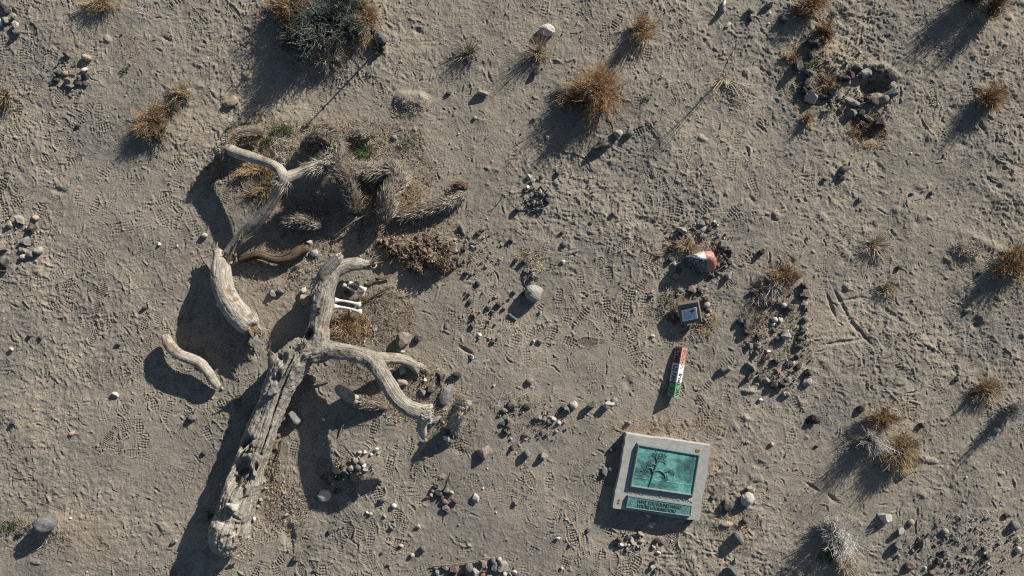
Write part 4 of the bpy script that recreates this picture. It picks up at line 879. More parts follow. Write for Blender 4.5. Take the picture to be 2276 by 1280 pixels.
# ------------------------------------------------------------------ thin stake with a knobbly head by the sage bush
b0 = P(841, 110, 0); b0[2] = gzp(841, 110); tp = P(828, 70, .50)
stake = empty("stake", tuple(b0), "thin dark upright stake with a knobbly head, standing among dark stones beside the sage bush", "stake")
M_DK = plain_mat("dark_metal", (.035, .033, .033), .55, .4, 60, .2, .0008)
nn = 10; A_ = b0[None] + (tp - b0)[None] * np.linspace(0, 1, nn)[:, None]; Vp, Fp, _ = strands(A_[None], np.linspace(.013, .008, nn)[None], np.zeros((1, 3))); mesh_obj("rod", Vp, Fp, M_DK, stake)
kn = []
for k, (dx, dy, dz_, r_) in enumerate(((0, 0, .01, .016), (-.02, .006, .005, .013), (.022, .01, .004, .013), (-.014, -.018, -.012, .012), (.018, -.014, -.01, .012), (0, .02, .012, .012))):
    C = np.array([[*(tp + np.array([dx, dy, dz_]) + np.array([0, 0, q * .01])), r_] for q in (-.5, 0, .5)]); v, f = tube_mesh(C, 8)
    me = bpy.data.meshes.new("knob"); me.from_pydata((v - b0).tolist(), [], f); me.materials.append(M_DK); o = bpy.data.objects.new("knob", me); SC.collection.objects.link(o); o.parent = stake
# ------------------------------------------------------------------ stones
import bmesh
def ico(sub):
    bm = bmesh.new(); bmesh.ops.create_icosphere(bm, subdivisions=sub, radius=1); V = np.array([v.co for v in bm.verts]); F = np.array([[v.index for v in f.verts] for f in bm.faces]); bm.free(); return V, F
ICO3, ICO2 = ico(3), ico(2)
def stone_shape(w_, h_, z_, ang, seed, round_=False, sub=3):
    r = np.random.RandomState(seed); V, F = (ICO3 if sub == 3 else ICO2); V = V.copy()
    for k in range(5 if round_ else 15):
        n = r.randn(3); n /= np.linalg.norm(n); d = r.uniform(.75, .92) if round_ else r.uniform(.42, .76)
        q = V @ n; V -= n * np.maximum(0, q - d)[:, None]
    V *= 1 + .10 * vn3(V * 1.6 + seed)[:, None] + (.045 * vn3(V * 4 + seed))[:, None]
    V /= np.abs(V).max(0); V = V * np.array([w_ / 2, h_ / 2, z_]); a = math.radians(ang)
    return np.stack([V[:, 0] * math.cos(a) - V[:, 1] * math.sin(a), V[:, 0] * math.sin(a) + V[:, 1] * math.cos(a), V[:, 2]], -1), F
# cluster: (where phrase, group phrase, [(x, y, w, h, code[, angle[, height factor]])])
CL = []
def cl(where, group, s):
    L = []
    for t in s.replace("\n", " ").split(";"):
        t = t.strip()
        if not t: continue
        f = t.split(","); L.append((float(f[0]), float(f[1]), float(f[2]), float(f[3]), f[4].strip(), float(f[5]) if len(f) > 5 else None, float(f[6]) if len(f) > 6 else 1.0))
    CL.append((where, group, L))
cl("of the pile in the top left corner", "stones piled in the top left corner", "10,10,24,14,G,-20;17,25,14,12,D;30,36,14,12,P;13,45,15,12,P;1,50,8,14,W;32,53,17,19,W;38,70,14,13,G")
cl("of the loose cluster above the left straw", "stones of the loose cluster above the left straw", "150,123,18,15,R;192,128,20,13,T,-15;130,164,15,13,D;146,163,11,10,K;126,178,13,11,D;149,181,15,14,K;187,155,13,8,W;190,168,14,12,D;177,173,14,13,G;173,187,14,11,D;154,192,17,10,G;190,186,11,10,D")
cl("of the group at the left edge", "stones grouped at the left edge", "44,488,20,15,P,-20;20,498,16,13,T;77,485,15,14,T;68,508,18,21,D;57,535,20,19,P;50,555,14,14,P;85,557,20,15,W;68,565,20,13,P;50,571,11,11,W;5,548,20,24,K;8,583,28,24,D;6,603,14,10,D")
cl("lying loose left of the fallen tree", "stones lying loose left of the fallen tree", "513,226,30,20,T,30,.7;454,523,13,11,W;354,544,9,8,W;394,546,5,5,W;263,765,13,10,G;320,684,11,8,D;25,775,9,7,W;66,747,12,8,D;89,750,11,8,D;257,877,13,13,W;28,937,11,10,D;160,964,14,8,T;389,1203,17,9,P,15;426,929,16,13,G;454,1006,10,10,D;101,1163,42,34,G,-10,1.3;157,1152,6,4,W;47,1182,12,14,D;493,863,7,6,P;451,1148,23,18,G;466,1147,13,14,D;173,278,9,8,D")
cl("left of the trunk's upper fork", "stones between the broken limb and the trunk", "606,652,15,10,P;623,647,15,12,G;676,644,10,15,W;675,668,24,23,T;661,590,20,9,P;699,563,16,16,W;689,538,12,14,W;770,652,15,11,D;783,482,26,12,P,-15,.6")
cl("beside the trunk's lower fork", "stones beside the trunk's lower fork", "897,753,34,32,K,20,.9;928,753,15,17,D;888,779,20,11,W,-5,.4;868,826,11,14,W;897,822,19,22,W,-25;890,848,30,20,T;945,845,9,9,W;938,872,17,15,P;956,867,18,19,D,35;980,841,18,30,D,10,.5;1013,833,22,14,D,-10;991,879,24,46,G,-27,.5;970,931,25,14,P,25;956,942,12,14,T;990,957,17,15,G;991,976,31,26,G,0,1.1;994,972,14,11,W,0,3.2;943,980,11,11,P")
cl("in the strip right of the trunk", "stones in the shade right of the trunk", "654,935,27,36,G,-15;696,841,13,16,P;673,881,11,12,P;655,865,10,11,G;719,932,7,7,W;735,981,9,9,P;719,987,7,7,P;612,994,13,14,R;618,968,10,10,R;638,1144,10,8,T;564,1153,8,8,W;587,1068,13,11,T;574,1125,7,7,T;590,1085,7,6,T;600,1040,7,7,R;631,1095,8,6,T;580,1110,8,7,P")
cl("lying loose below the lower fork's shadow", "stones lying loose below the lower fork's shadow", "1077,1002,31,29,K,0,1.1;1057,1107,16,20,W;1144,1120,12,10,G;1178,847,15,13,P;1098,857,6,5,W;1074,1086,5,5,W;1240,1197,10,8,P;1307,1180,9,10,D;1268,1213,6,6,D;1258,1154,5,4,W;1249,1263,7,6,P;657,1243,14,16,D;732,1182,8,10,D;851,1110,17,11,G;876,1124,10,9,W;816,1139,7,5,W;824,1142,8,7,P;855,1148,9,5,P;871,1174,10,9,G;877,1168,9,8,G;931,1170,9,9,W;893,1213,13,8,P;940,1220,14,14,G;916,1234,10,9,P;848,1229,9,7,D;865,1256,8,8,G;700,1268,9,7,D")
cl("of the curved row left of the concrete block", "stones of the curved row left of the concrete block", "1138,899,22,17,G,40;1172,903,16,12,D;1121,912,14,11,K;1131,934,11,12,K;1119,942,12,9,D;1129,949,11,11,D;1123,960,14,13,D;1195,930,17,15,K;1209,933,11,16,G;1228,930,15,14,W;1221,938,12,11,P;1242,940,9,9,P;1237,959,9,8,P;1275,900,15,17,W;1260,912,18,14,G;1251,906,11,12,D;1315,901,17,16,D,0,1.3;1298,924,6,6,G;1351,900,29,15,W,12,1.3;1366,891,14,12,P;1168,966,13,11,R;1139,995,10,14,D;1170,1010,19,18,G,-30;1209,1012,17,14,P,0,1.2;1366,998,8,8,D;1205,960,11,9,G;1215,967,8,7,D")
cl("close around the concrete block", "stones close around the concrete block", "1345,1048,14,18,G;1356,1043,9,9,W;1359,1001,11,9,D;1398,940,10,9,G;1448,1164,18,14,W;1441,1145,12,8,P;1423,1187,10,10,K;1376,1200,10,13,D;1397,1195,12,11,D;1405,1203,10,15,P;1381,1211,9,8,W;1389,1211,8,7,T;1398,1211,6,7,W;1394,1220,10,9,G;1374,1214,11,7,D;1426,1203,13,8,T;1463,1200,17,11,R;1453,1215,10,8,P;1493,1202,5,5,W;1472,1207,9,6,D;1464,1228,11,8,W;1454,1249,9,8,D;1450,1261,13,10,P;1457,1270,9,8,D")
cl("right of the concrete block", "stones between the concrete block and the pale twig bush", "1616,1165,23,12,T,5,.6;1642,1197,18,27,G,25,1.4;1634,1248,10,11,G;1631,1267,28,18,G,-35,1.2;1670,1089,17,15,T,0,.7;1662,1109,26,28,W,0,1.2;1617,1124,30,26,D,0,.9;1603,1131,9,15,G,20;1583,1106,10,9,D;1655,1158,12,12,D;1662,983,8,7,P;1716,987,9,9,T;1815,992,8,8,D")
cl("of the lower stone ring on the right", "stones of the lower stone ring on the right", """1694,559,12,14,D;1620,612,12,15,P;1770,619,20,9,D;1785,634,20,12,D;1783,657,20,14,D;1789,674,14,10,P;1718,670,16,12,R;1731,675,12,10,D;1743,679,12,9,P;1757,683,16,13,D;1791,689,12,9,D;1722,711,10,10,P;1734,712,10,10,P;1718,721,8,6,W;1745,742,19,20,W,-20;1720,734,10,10,D;1730,752,14,10,D;1646,715,14,13,D;1660,718,12,18,G;1661,737,15,12,D;1789,711,12,9,D;1786,728,11,11,G;1782,738,11,10,D;1779,752,13,14,D;1776,770,17,9,D;1668,767,14,11,G,-35;1687,770,11,13,P;1679,785,12,9,G;1687,749,8,11,D;1709,781,7,8,W;1704,792,20,10,R;1670,815,22,8,G;1726,804,16,9,D;1763,807,10,9,W;1753,807,14,10,D;1771,794,11,11,D;1774,816,9,17,D;1797,827,15,13,D;1729,824,8,8,R;1704,846,13,13,K;1719,854,16,14,D;1737,854,14,14,D;1667,837,18,12,D;1687,839,14,11,D;1743,874,11,9,P;1693,644,14,12,D;1794,848,16,18,P;1614,818,18,13,G;1690,888,8,8,W;1751,842,12,8,G;1682,660,11,9,D;1671,650,10,10,D""")
cl("of the arc around the painted rock", "stones of the arc around the painted rock", """1516,512,17,19,P,20;1540,509,12,9,D;1560,497,15,12,G;1571,495,10,10,R;1564,509,11,13,P;1576,510,11,12,D;1588,493,6,9,W;1563,526,14,9,G,20;1509,528,12,10,D;1501,541,19,14,D;1491,557,11,10,D;1465,568,8,8,R;1598,524,11,9,G;1606,541,19,18,P,-30;1610,554,10,9,D;1621,559,11,14,D;1610,567,9,10,D;1623,568,9,8,D;1621,584,12,10,D;1610,584,9,9,D;1595,590,9,9,R;1614,592,11,10,G;1500,587,11,9,P;1490,577,10,12,D;1507,601,14,10,D;1502,614,12,12,T;1598,608,9,9,G;1622,611,12,11,P;1582,612,14,10,D;1615,575,9,9,D;1603,571,8,8,G""")
cl("of the little ring around the small sign plate", "stones of the little ring around the small sign plate", "1538,642,24,15,K,0,.7;1512,645,14,11,G;1501,654,15,13,D;1554,645,10,14,D;1569,665,11,13,R;1571,678,14,12,P;1571,689,12,10,D;1573,702,10,9,P;1566,711,10,9,G;1448,658,9,8,G;1450,746,9,9,W;1555,725,11,9,R;1486,667,12,10,D;1481,680,10,9,D;1500,713,13,12,D;1529,652,12,9,D;1490,697,11,10,D;1493,655,9,9,G")
cl("of the upper right stone rings", "stones of the upper right rings", """1806,98,22,20,B,0,1.2;1804,121,18,12,G;1774,146,24,18,D,30,1.2;1799,161,18,10,G;1793,181,18,12,D;1795,195,18,12,B;1805,219,27,19,W,-30,1.2;1833,215,17,10,D;1851,206,20,15,G,20,1.3;1785,203,14,14,B;1874,173,20,18,B;1891,164,15,14,R;1905,150,22,12,G,-5;1926,162,21,19,P;1975,164,14,18,B;1984,190,14,17,P;1982,208,19,15,G,30;1965,221,18,14,P,25;1940,224,30,15,D,-5;1894,226,26,15,P,-10;1914,223,11,12,D;1894,252,22,16,G;1873,241,14,13,K;1929,263,24,12,K,-30;1956,273,22,25,B;1914,252,12,14,D;1918,275,20,14,B;1957,158,14,10,D;1944,153,12,8,D;1902,262,13,12,D;1787,217,10,9,D""")
cl("along the top edge right of centre", "stones along the top edge right of centre", "1606,24,13,25,P;1609,6,9,9,W;1619,54,15,8,W;1667,42,11,14,D;1669,22,12,13,G;1710,30,6,8,W;1741,43,17,15,D,-30,1.3;1713,9,18,14,G,40;1709,52,6,5,W")
cl("lying loose on the right half of the sand", "stones lying loose on the right side", """1876,378,26,18,G,10,1.2;1868,388,12,10,P;1873,397,16,10,D;1834,398,9,9,D;1808,931,27,22,B,0,.7;1914,906,17,16,D;1970,1151,30,21,W,-10,1.1;2025,1161,12,13,T;2002,1183,17,15,P;1996,1213,17,19,G;2048,1208,14,22,G;2023,1258,20,17,R;2101,1181,12,12,P;2255,1169,18,22,G,-30;2264,1222,13,13,W;2100,1228,14,11,G;2086,1249,11,14,D;2187,1220,12,12,D;2073,1274,16,12,R;2194,1237,14,12,D;2144,1266,10,10,R;2043,1021,27,17,D,-20,1.2;2016,1048,29,17,K,5,1.2;2020,987,17,13,D;2048,946,12,12,D;2239,1145,16,9,D;2216,955,13,8,W;2127,843,10,12,D;1998,595,14,11,D;1910,445,9,12,D;2184,642,13,9,G;2177,607,10,9,D;2152,689,17,8,P;2071,429,9,9,D;2026,431,10,6,D;1750,875,14,9,P;1996,1234,9,8,G;2150,1216,12,8,D;2219,1209,9,8,D;2056,1262,8,7,P""")
cl("near the rusty dead bush", "stones near the rusty dead bush", "1216,67,31,24,W,-15;1190,159,17,20,D;1375,296,23,18,W,-20,.9;1400,296,16,19,G;1337,325,34,25,D,-5;1217,306,8,10,W;1188,264,8,8,R;1403,127,6,8,W;1073,207,25,10,P,-10;997,207,11,9,D;1472,170,6,5,P;1449,184,6,6,G;876,305,11,10,G;847,85,31,22,G,-20;833,106,16,14,D;849,108,16,12,D;838,120,12,10,B;1056,262,8,7,T")
cl("of the little dark heap right of centre", "stones of the little dark heap right of centre", "1176,393,11,10,P;1184,401,11,9,P;1173,416,8,7,W;1167,419,9,8,D;1201,426,9,9,W;1205,433,12,11,G;1218,433,11,10,D;1192,433,10,9,D;1217,445,13,11,D;1193,451,9,9,D;1203,451,9,8,D;1211,451,8,8,D;1184,454,10,10,D;1193,465,9,9,D;1204,465,10,7,D;1189,468,9,9,D;1151,465,12,10,D;1240,385,12,10,D;1205,392,8,9,T")
cl("scattered around the big pale boulder at the centre", "stones scattered around the big pale boulder", "1186,651,35,32,P,-20,1.1;1255,542,13,12,G;1252,582,9,9,W;1249,517,13,8,D;1136,535,12,10,D;1363,475,9,8,D;1313,495,8,7,D;1147,578,9,12,D;1164,582,13,12,D;1172,601,12,10,P;1182,600,9,10,R;1181,618,11,12,D;1142,650,9,9,D;1161,653,8,8,D;1100,660,9,9,P;1109,677,13,12,D;1121,685,9,8,G;1086,683,12,13,G;1094,692,8,7,D;1054,703,13,12,R;1045,670,10,11,D;1051,723,11,10,D;1066,745,8,9,W;1096,758,10,11,D;1050,794,9,14,W;1185,760,8,10,P;1200,758,14,10,G;1139,704,21,12,G,-25,.4;1202,694,8,7,W;1062,630,11,11,D;1044,652,7,8,R;1088,752,6,5,P")
cl("among the dark stones right of the bark heap", "dark stones right of the bark heap", "1025,507,10,15,G;1030,517,9,13,G;1072,510,17,8,G,20;1063,520,12,11,D;1051,540,11,10,G;1050,549,10,7,P;1031,554,14,11,D;1004,553,12,13,D;1016,557,13,11,D;1058,550,7,11,G;1036,606,12,10,R;1022,582,16,12,G;1033,582,9,10,R;1010,533,10,8,K;1042,527,8,8,G;1012,575,9,9,D")
cl("of the pile at the bottom edge", "stones of the pile at the bottom edge", "969,1261,12,10,G;990,1260,15,10,G;1012,1264,20,17,R;1042,1261,19,22,G,-20;1057,1272,15,21,W,15;1073,1251,19,15,K;1096,1247,10,15,G;1099,1262,13,23,G,10;1118,1258,21,21,P;1110,1243,9,9,P;1144,1272,10,10,W;1122,1276,9,9,P;1073,1279,11,9,R;972,1274,14,12,G;1133,1277,9,9,G;1089,1280,12,9,G;1028,1281,14,10,D;1003,1283,12,10,D")
cl("of the heap in the lower fork's shadow", "stones heaped in the lower fork's shadow", "790,1024,15,16,P;804,1026,13,13,K;810,1035,9,9,W;812,1044,12,10,P;795,1039,14,13,G;780,1040,15,13,P;769,1049,15,12,G;762,1034,12,11,R;746,1044,14,18,T,30;785,1060,22,22,G;727,1062,32,17,D,-30;752,1062,15,12,D;720,1101,28,24,W;698,1113,10,14,P,25;750,1092,14,13,D;793,1096,12,17,G,25;811,1006,10,9,P;825,1010,6,6,W;836,999,11,10,W;799,1005,9,7,P;737,1073,12,10,W;842,1006,7,6,P")
cl("of the small dark heap at bottom centre", "stones of the small dark heap at bottom centre", "990,1090,17,12,G;970,1082,12,11,D;975,1096,18,12,D;989,1115,15,10,R;1010,1115,18,11,R;992,1128,14,14,G;959,1100,9,8,P;950,1105,8,8,R;997,1135,9,9,R;1003,1095,10,12,T;962,1090,9,9,G;983,1104,10,8,D")
SZN = {'W': 'white', 'P': 'pale grey', 'G': 'grey', 'D': 'dark', 'B': 'black', 'R': 'reddish', 'T': 'tan', 'K': 'pinkish brown'}
ORD = ["", "first", "second", "third", "fourth", "fifth", "sixth", "seventh", "eighth", "ninth", "tenth", "eleventh", "twelfth", "thirteenth", "fourteenth", "fifteenth", "sixteenth", "seventeenth", "eighteenth", "nineteenth", "twentieth", "twenty-first", "twenty-second", "twenty-third", "twenty-fourth", "twenty-fifth", "twenty-sixth", "twenty-seventh", "twenty-eighth", "twenty-ninth", "thirtieth"]
ALLR = []
for where, group, L in CL:
    bycode = {}
    for r_ in L: bycode.setdefault(r_[4], []).append(r_)
    for code, rs in bycode.items():
        rs.sort(key=lambda q: q[1]); big = max(rs, key=lambda q: q[2] * q[3]); ars = sorted([q[2] * q[3] for q in rs])
        for i, q in enumerate(rs):
            nm = SZN[code]; n = len(rs)
            if n == 1: lab = f"only {nm} stone {where}"
            elif q is big and ars[-1] > 1.35 * ars[-2]: lab = f"largest {nm} stone {where}"
            elif i == 0: lab = f"topmost {nm} stone {where}"
            elif i == n - 1: lab = f"lowest {nm} stone {where}"
            elif i <= n // 2: lab = f"{ORD[i + 1]} {nm} stone from the top {where}"
            else: lab = f"{ORD[n - i]} {nm} stone from the bottom {where}"
            ALLR.append((q, lab, group))
ALLR.sort(key=lambda a: -a[0][2] * a[0][3])
LIM = 296; pebV = []; pebF = []; po = 0
pebC = {'W': (.6, .56, .5), 'P': (.40, .365, .32), 'G': (.19, .19, .19), 'D': (.085, .08, .08), 'B': (.04, .04, .04), 'R': (.22, .115, .09), 'T': (.38, .3, .21), 'K': (.3, .235, .21)}; pebCol = []
for i, (q, lab, group) in enumerate(ALLR):
    x, y, w_, h_, code, ang, hf = q; rr = np.random.RandomState(i + 50)
    if 'upper right' in lab or 'lower stone ring' in lab: w_ *= 1.13; h_ *= 1.13
    if ang is None: ang = rr.uniform(-40, 40)
    hz = .0051 * math.sqrt(w_ * h_) * hf * rr.uniform(.75, 1.1) * .5; hz = min(hz, .13)
    w_ *= 1.18; h_ *= 1.18
    gr = gzp(x, y); c = P(x, y, gr + hz * .6); zc = gr + hz * .62
    if hf > 3: zc = gr + .10; hz = .03
    V, F = stone_shape(w_ / 200, h_ / 200, hz, ang, i + 13, round_=(rr.rand() < .25), sub=3)
    V = V + np.array([c[0], c[1], zc])
    if i < LIM: tag(mesh_obj("stone", V, F, ROCK[code], smooth=(i % 4 == 0)), lab, "stone", group)
    else: pebV.append(V); pebF.append(F + po); po += len(V); pebCol.append(np.full((len(V), 3), pebC[code]) * rr.uniform(.8, 1.2))
# grit and tiny pebbles nobody could count
for (cx_, cy_, rx_, ry_, n_, cs) in ((1735, 760, 70, 105, 110, 'DDDGGPR'), (1545, 530, 70, 40, 50, 'DDDGP'), (1530, 690, 50, 50, 45, 'DDDGK'), (1840, 180, 75, 70, 70, 'DDBGG'), (1940, 220, 50, 50, 45, 'DDBGP'), (2150, 1215, 130, 70, 120, 'DDDGKP'),
        (1060, 560, 60, 60, 60, 'DDGK'), (1190, 440, 35, 35, 30, 'DDG'), (1180, 940, 80, 45, 50, 'DDGP'), (790, 1040, 50, 30, 40, 'GPKD'), (1060, 1265, 100, 18, 40, 'GPRD'), (1400, 1205, 40, 25, 25, 'DGP'), (150, 170, 50, 40, 25, 'DGK'), (1080, 690, 60, 70, 30, 'DDG'), (950, 880, 80, 70, 40, 'DGTP'), (1850, 120, 80, 60, 30, 'DDG'), (30, 540, 60, 60, 25, 'DGP')):
    for k in range(n_):
        a = rng.rand() * TAU; q = math.sqrt(rng.rand()) if cx_ in (2150, 1080, 950, 1060, 790) else .55 + .5 * rng.rand(); x = cx_ + rx_ * q * math.cos(a); y = cy_ + ry_ * q * math.sin(a); s = rng.uniform(3, 7.5); code = cs[rng.randint(len(cs))]; gr = gzp(x, y); c = P(x, y, gr)
        V, F = stone_shape(s / 200, s / 200 * rng.uniform(.6, 1), s / 400 * 1.1, rng.uniform(0, 180), 900 + k, False, 2)
        pebV.append(V + np.array([c[0], c[1], gr + s / 400 * .5])); pebF.append(F + po); po += len(V); pebCol.append(np.full((len(V), 3), pebC[code]) * rng.uniform(.8, 1.1))
n = 5200; gx = rng.uniform(-5.8, 5.8, n); gy = rng.uniform(-3.3, 3.3, n); m = rng.rand(n) < .6; gx[m] = rng.uniform(-5.8, 5.8, m.sum())
V0, F0 = ico(1)
for k in range(n):
    s = rng.uniform(.002, .006) * (1 + (rng.rand() < .10) * 1.1); a = rng.rand(3) * .5 + .7; V = V0 * a * s * (1 + .25 * rng.randn(len(V0), 1)) + [gx[k], gy[k], gz(gx[k], gy[k]) + s * .3]
    pebV.append(V); pebF.append(F0 + po); po += len(V); pebCol.append(np.full((len(V), 3), pebC['WPGGDDDDRTTTK'[rng.randint(13)]]) * rng.uniform(.8, 1.1))
tag(mesh_obj("gravel", np.concatenate(pebV), np.concatenate(pebF), M_STRAND, col=np.concatenate(pebCol)), "scattered grit and tiny pebbles on the sand", "gravel", None, "stuff")
# bark heap: fibres, flakes and dark clods
V, F, C = join(heap); FF = [F]; o_ = len(V); VV = [V]; CC_ = [C]; ct = []
for k in range(300):
    L_i = [(985, 588, 28, 20), (1002, 560, 18, 24), (925, 595, 26, 14), (895, 565, 34, 18), (948, 572, 34, 20), (868, 545, 30, 18), (955, 540, 44, 18), (915, 545, 70, 26)][rng.randint(8)]
    a = rng.rand() * TAU; q = math.sqrt(rng.rand()); x = L_i[0] + L_i[2] * q * math.cos(a); y = L_i[1] + L_i[3] * q * math.sin(a); s_ = rng.uniform(4, 13); gr = gzp(x, y); c = P(x, y, gr)
    v, f = stone_shape(s_ / 200, s_ / 200 * rng.uniform(.45, .9), s_ / 400 * rng.uniform(.5, 1.1), rng.uniform(0, 180), 3000 + k, False, 2); VV.append(v + np.array([c[0], c[1], gr + s_ / 500])); ct.append(f + o_); o_ += len(v); CC_.append(np.full((len(v), 3), HC[rng.randint(5)]) * rng.uniform(.75, 1.15))
tag(mesh_obj("bark_heap", np.concatenate(VV), [F, np.concatenate(ct)], M_STRAND, col=np.concatenate(CC_), smooth=False), "heap of reddish brown bark flakes and clods right of the trunk's upper fork", "bark heap")
# stones lying on and in the fallen trunk
for (x, y, w_, h_, z_, code, lab, ang, hz) in ((607, 870, 24, 21, None, 'G', "smooth grey stone resting on the trunk below its fork", -30, .035), (518, 1125, 29, 21, None, 'W', "chunky white stone resting on the trunk near its root end", -5, .045),
        (563, 985, 12, 19, None, 'K', "small pinkish stone at the edge of the trunk's upper hollow", -20, .03), (547, 1062, 11, 28, None, 'G', "long grey stone lying lengthwise inside the trunk's hollow", -20, .03),
        (568, 1052, 9, 20, None, 'P', "pale narrow stone inside the trunk's hollow, right of the long grey one", 10, .025)):
    z = zsurf(x, y, tco); c = P(x, y, z); V, F = stone_shape(w_ / 200, h_ / 200, hz, ang, int(x), False); tag(mesh_obj("stone", V + np.array([c[0], c[1], z + hz * .45]), F, ROCK[code]), lab, "stone", "stones lying on the fallen trunk")
# the painted rock
def painted():
    m, n, b = newmat("painted_rock"); tc = n.nodes.new("ShaderNodeTexCoord"); sp_ = n.nodes.new("ShaderNodeSeparateXYZ"); n.links.new(tc.outputs["Object"], sp_.inputs[0])
    t = noise_node(n, 14, 5, .65, tc.outputs["Object"]); t2 = noise_node(n, 40, 5, .7, tc.outputs["Object"])
    def lin(a, b_, c_, k):
        q = n.nodes.new("ShaderNodeMath"); q.operation = 'MULTIPLY_ADD'; n.links.new(sp_.outputs[0], q.inputs[0]); q.inputs[1].default_value = a
        q2 = n.nodes.new("ShaderNodeMath"); q2.operation = 'MULTIPLY_ADD'; n.links.new(sp_.outputs[1], q2.inputs[0]); q2.inputs[1].default_value = b_; q2.inputs[2].default_value = c_
        n.links.new(q2.outputs[0], q.inputs[2])
        q3 = n.nodes.new("ShaderNodeMath"); q3.operation = 'MULTIPLY_ADD'; n.links.new(t.outputs[0], q3.inputs[0]); q3.inputs[1].default_value = k; n.links.new(q.outputs[0], q3.inputs[2]); 
        q4 = n.nodes.new("ShaderNodeMapRange"); n.links.new(q3.outputs[0], q4.inputs[0]); q4.inputs[1].default_value = -.004; q4.inputs[2].default_value = .004; return q4.outputs[0]
    dark = ramp(n, t2.outputs[0], [(.35, (.018, .022, .032)), (.50, (.05, .06, .08)), (.57, (.16, .18, .22)), (.64, (.50, .52, .56))])  # pale bluish specks paint glossy highlights into the black
    k = mix(n, lin(.55, 1, -.058, .05), dark.outputs[0], (.62, .60, .57)); k = mix(n, lin(1, .25, -.082, .06), k, (.42, .19, .145))
    n.links.new(k, b.inputs["Base Color"]); b.inputs["Roughness"].default_value = .38; b.inputs["Specular IOR Level"].default_value = .5; p = bump(n, b, t.outputs[0], .02); bump(n, b, t2.outputs[0], .006, 1, p); return m
V, F = stone_shape(.39, .27, .14, -18, 77, False); V[:, 2] += .03 * (V[:, 1] / .11); c = P(1557, 580, .12); tag(mesh_obj("painted_rock", V + np.array([c[0], c[1], gzp(1557, 580) + .075]), F, painted()), "large rock painted glossy black, white and salmon red inside a stone arc", "painted rock")

# ------------------------------------------------------------------ plants
GB = "dead bushes and dry clumps on the sand"
c = pp(705, 55, .2)
plant("sage_bush", "big dark grey green sage bush at the top edge", "bush", [
    ("foliage", [ball(pp(712, 45, .2), .30, .36, .40, 900, SAGE, .0030, 8, .30), ball(pp(765, 50, .15), .26, .30, .30, 500, SAGE, .0028, 8, .28), ball(pp(690, 75, .2), .30, .22, .34, 500, SAGE + GREYT, .003, 6, .25), ball(pp(745, 0, .2), .3, .3, .36, 400, SAGE, .003, 7, .28)]),
    ("twigs", [ball(pp(722, 45, .2), .22, .24, .44, 160, WHITET, .0030, 3, .3)])], GB)
plant("dry_bush", "brown and rust coloured brush spreading left of the big sage bush", "bush", [("twigs", [ball(pp(648, 18, .1), .34, .30, .34, 1000, DARKT + RUST, .0024, 7, .28), ball(pp(655, 75, .1), .26, .24, .28, 700, DARKT + SAGE, .0024, 6, .25)])], GB)
plant("dry_bush", "orange straw brush along the right side of the big sage bush", "bush", [("twigs", [ball(pp(812, 50, .05), .20, .30, .14, 700, RUST + STRAW, .002, 5, .25), ball(pp(800, 5, .05), .22, .15, .18, 350, STRAW, .002, 4, .25)])], GB)
plant("dry_bush", "bleached curved branch spray hanging below the big sage bush", "bush", [("twigs", [ball(pp(735, 130, .08), .17, .16, .16, 220, STRAW + WHITET, .0028, 5, .35), ball(pp(725, 95, .12), .20, .10, .22, 200, STRAW + GREYT, .0026, 4, .3), tuft(pp(728, 128, .05), .20, .14, 40, WHITET, .0036, (.3, -.6))])], GB)
plant("dry_bush", "round rusty orange dead bush, the largest on open sand right of centre", "bush", [("twigs", [ball(pp(1332, 198, .2), .31, .33, .38, 1500, RUST, .0017, 11, .20, .35, (0, -.05), base_r=.35), ball(pp(1335, 200, .25), .30, .32, .42, 500, STRAW + RUST, .0016, 8, .16), ball(pp(1285, 215, .15), .22, .20, .26, 500, RUST + DARKT, .0018, 7, .2), ball(pp(1255, 215, .05), .20, .18, .12, 260, DARKT + GREYT, .002, 4, .3)])], GB)
plant("dry_bush", "small tan dead bush near the top edge, right of the rusty one", "bush", [("twigs", [ball(pp(1425, 55, .15), .16, .20, .30, 700, STRAW + RUST, .0016, 8, .25, .35, (.15, -.2)), tuft(pp(1435, 80, .05), .18, .2, 60, STRAW + GREYT, .002, (.3, -.5))])], GB)
plant("straw_clump", "wide clump of golden straw on open sand left of the broken limb", "straw clump", [("blades", [ball(pp(335, 270, .06), .24, .17, .15, 900, STRAW + RUST, .0018, 5, .28), ball(pp(345, 298, .04), .23, .12, .12, 550, DARKT + STRAW, .0019, 4, .25)])], GB)
plant("straw_clump", "smaller golden straw clump up and right of the wide one", "straw clump", [("blades", [ball(pp(402, 205, .05), .15, .13, .12, 600, STRAW, .0018, 4, .3), ball(pp(375, 240, .03), .13, .12, .09, 300, STRAW + DARKT, .0018, 4, .3)])], GB)
plant("straw_clump", "tan straw clump at the top edge above the loose stone cluster", "straw clump", [("blades", [ball(pp(222, 5, .05), .25, .12, .14, 600, STRAW, .0018, 4, .3)])], GB)
plant("twig_clump", "sparse whitish broken twigs at the top edge beside the straw", "twig clump", [("twigs", [litter(322, 15, 18, 30, 90, WHITET, (.02, .07), .002)])], GB)
plant("straw_clump", "dry curled straw at the left edge below the corner stones", "straw clump", [("blades", [tuft(pp(12, 215), .17, .16, 130, STRAW + DARKT, .0024, (.2, -.3)), litter(20, 235, 35, 25, 120, DARKT + GREYT)])], GB)
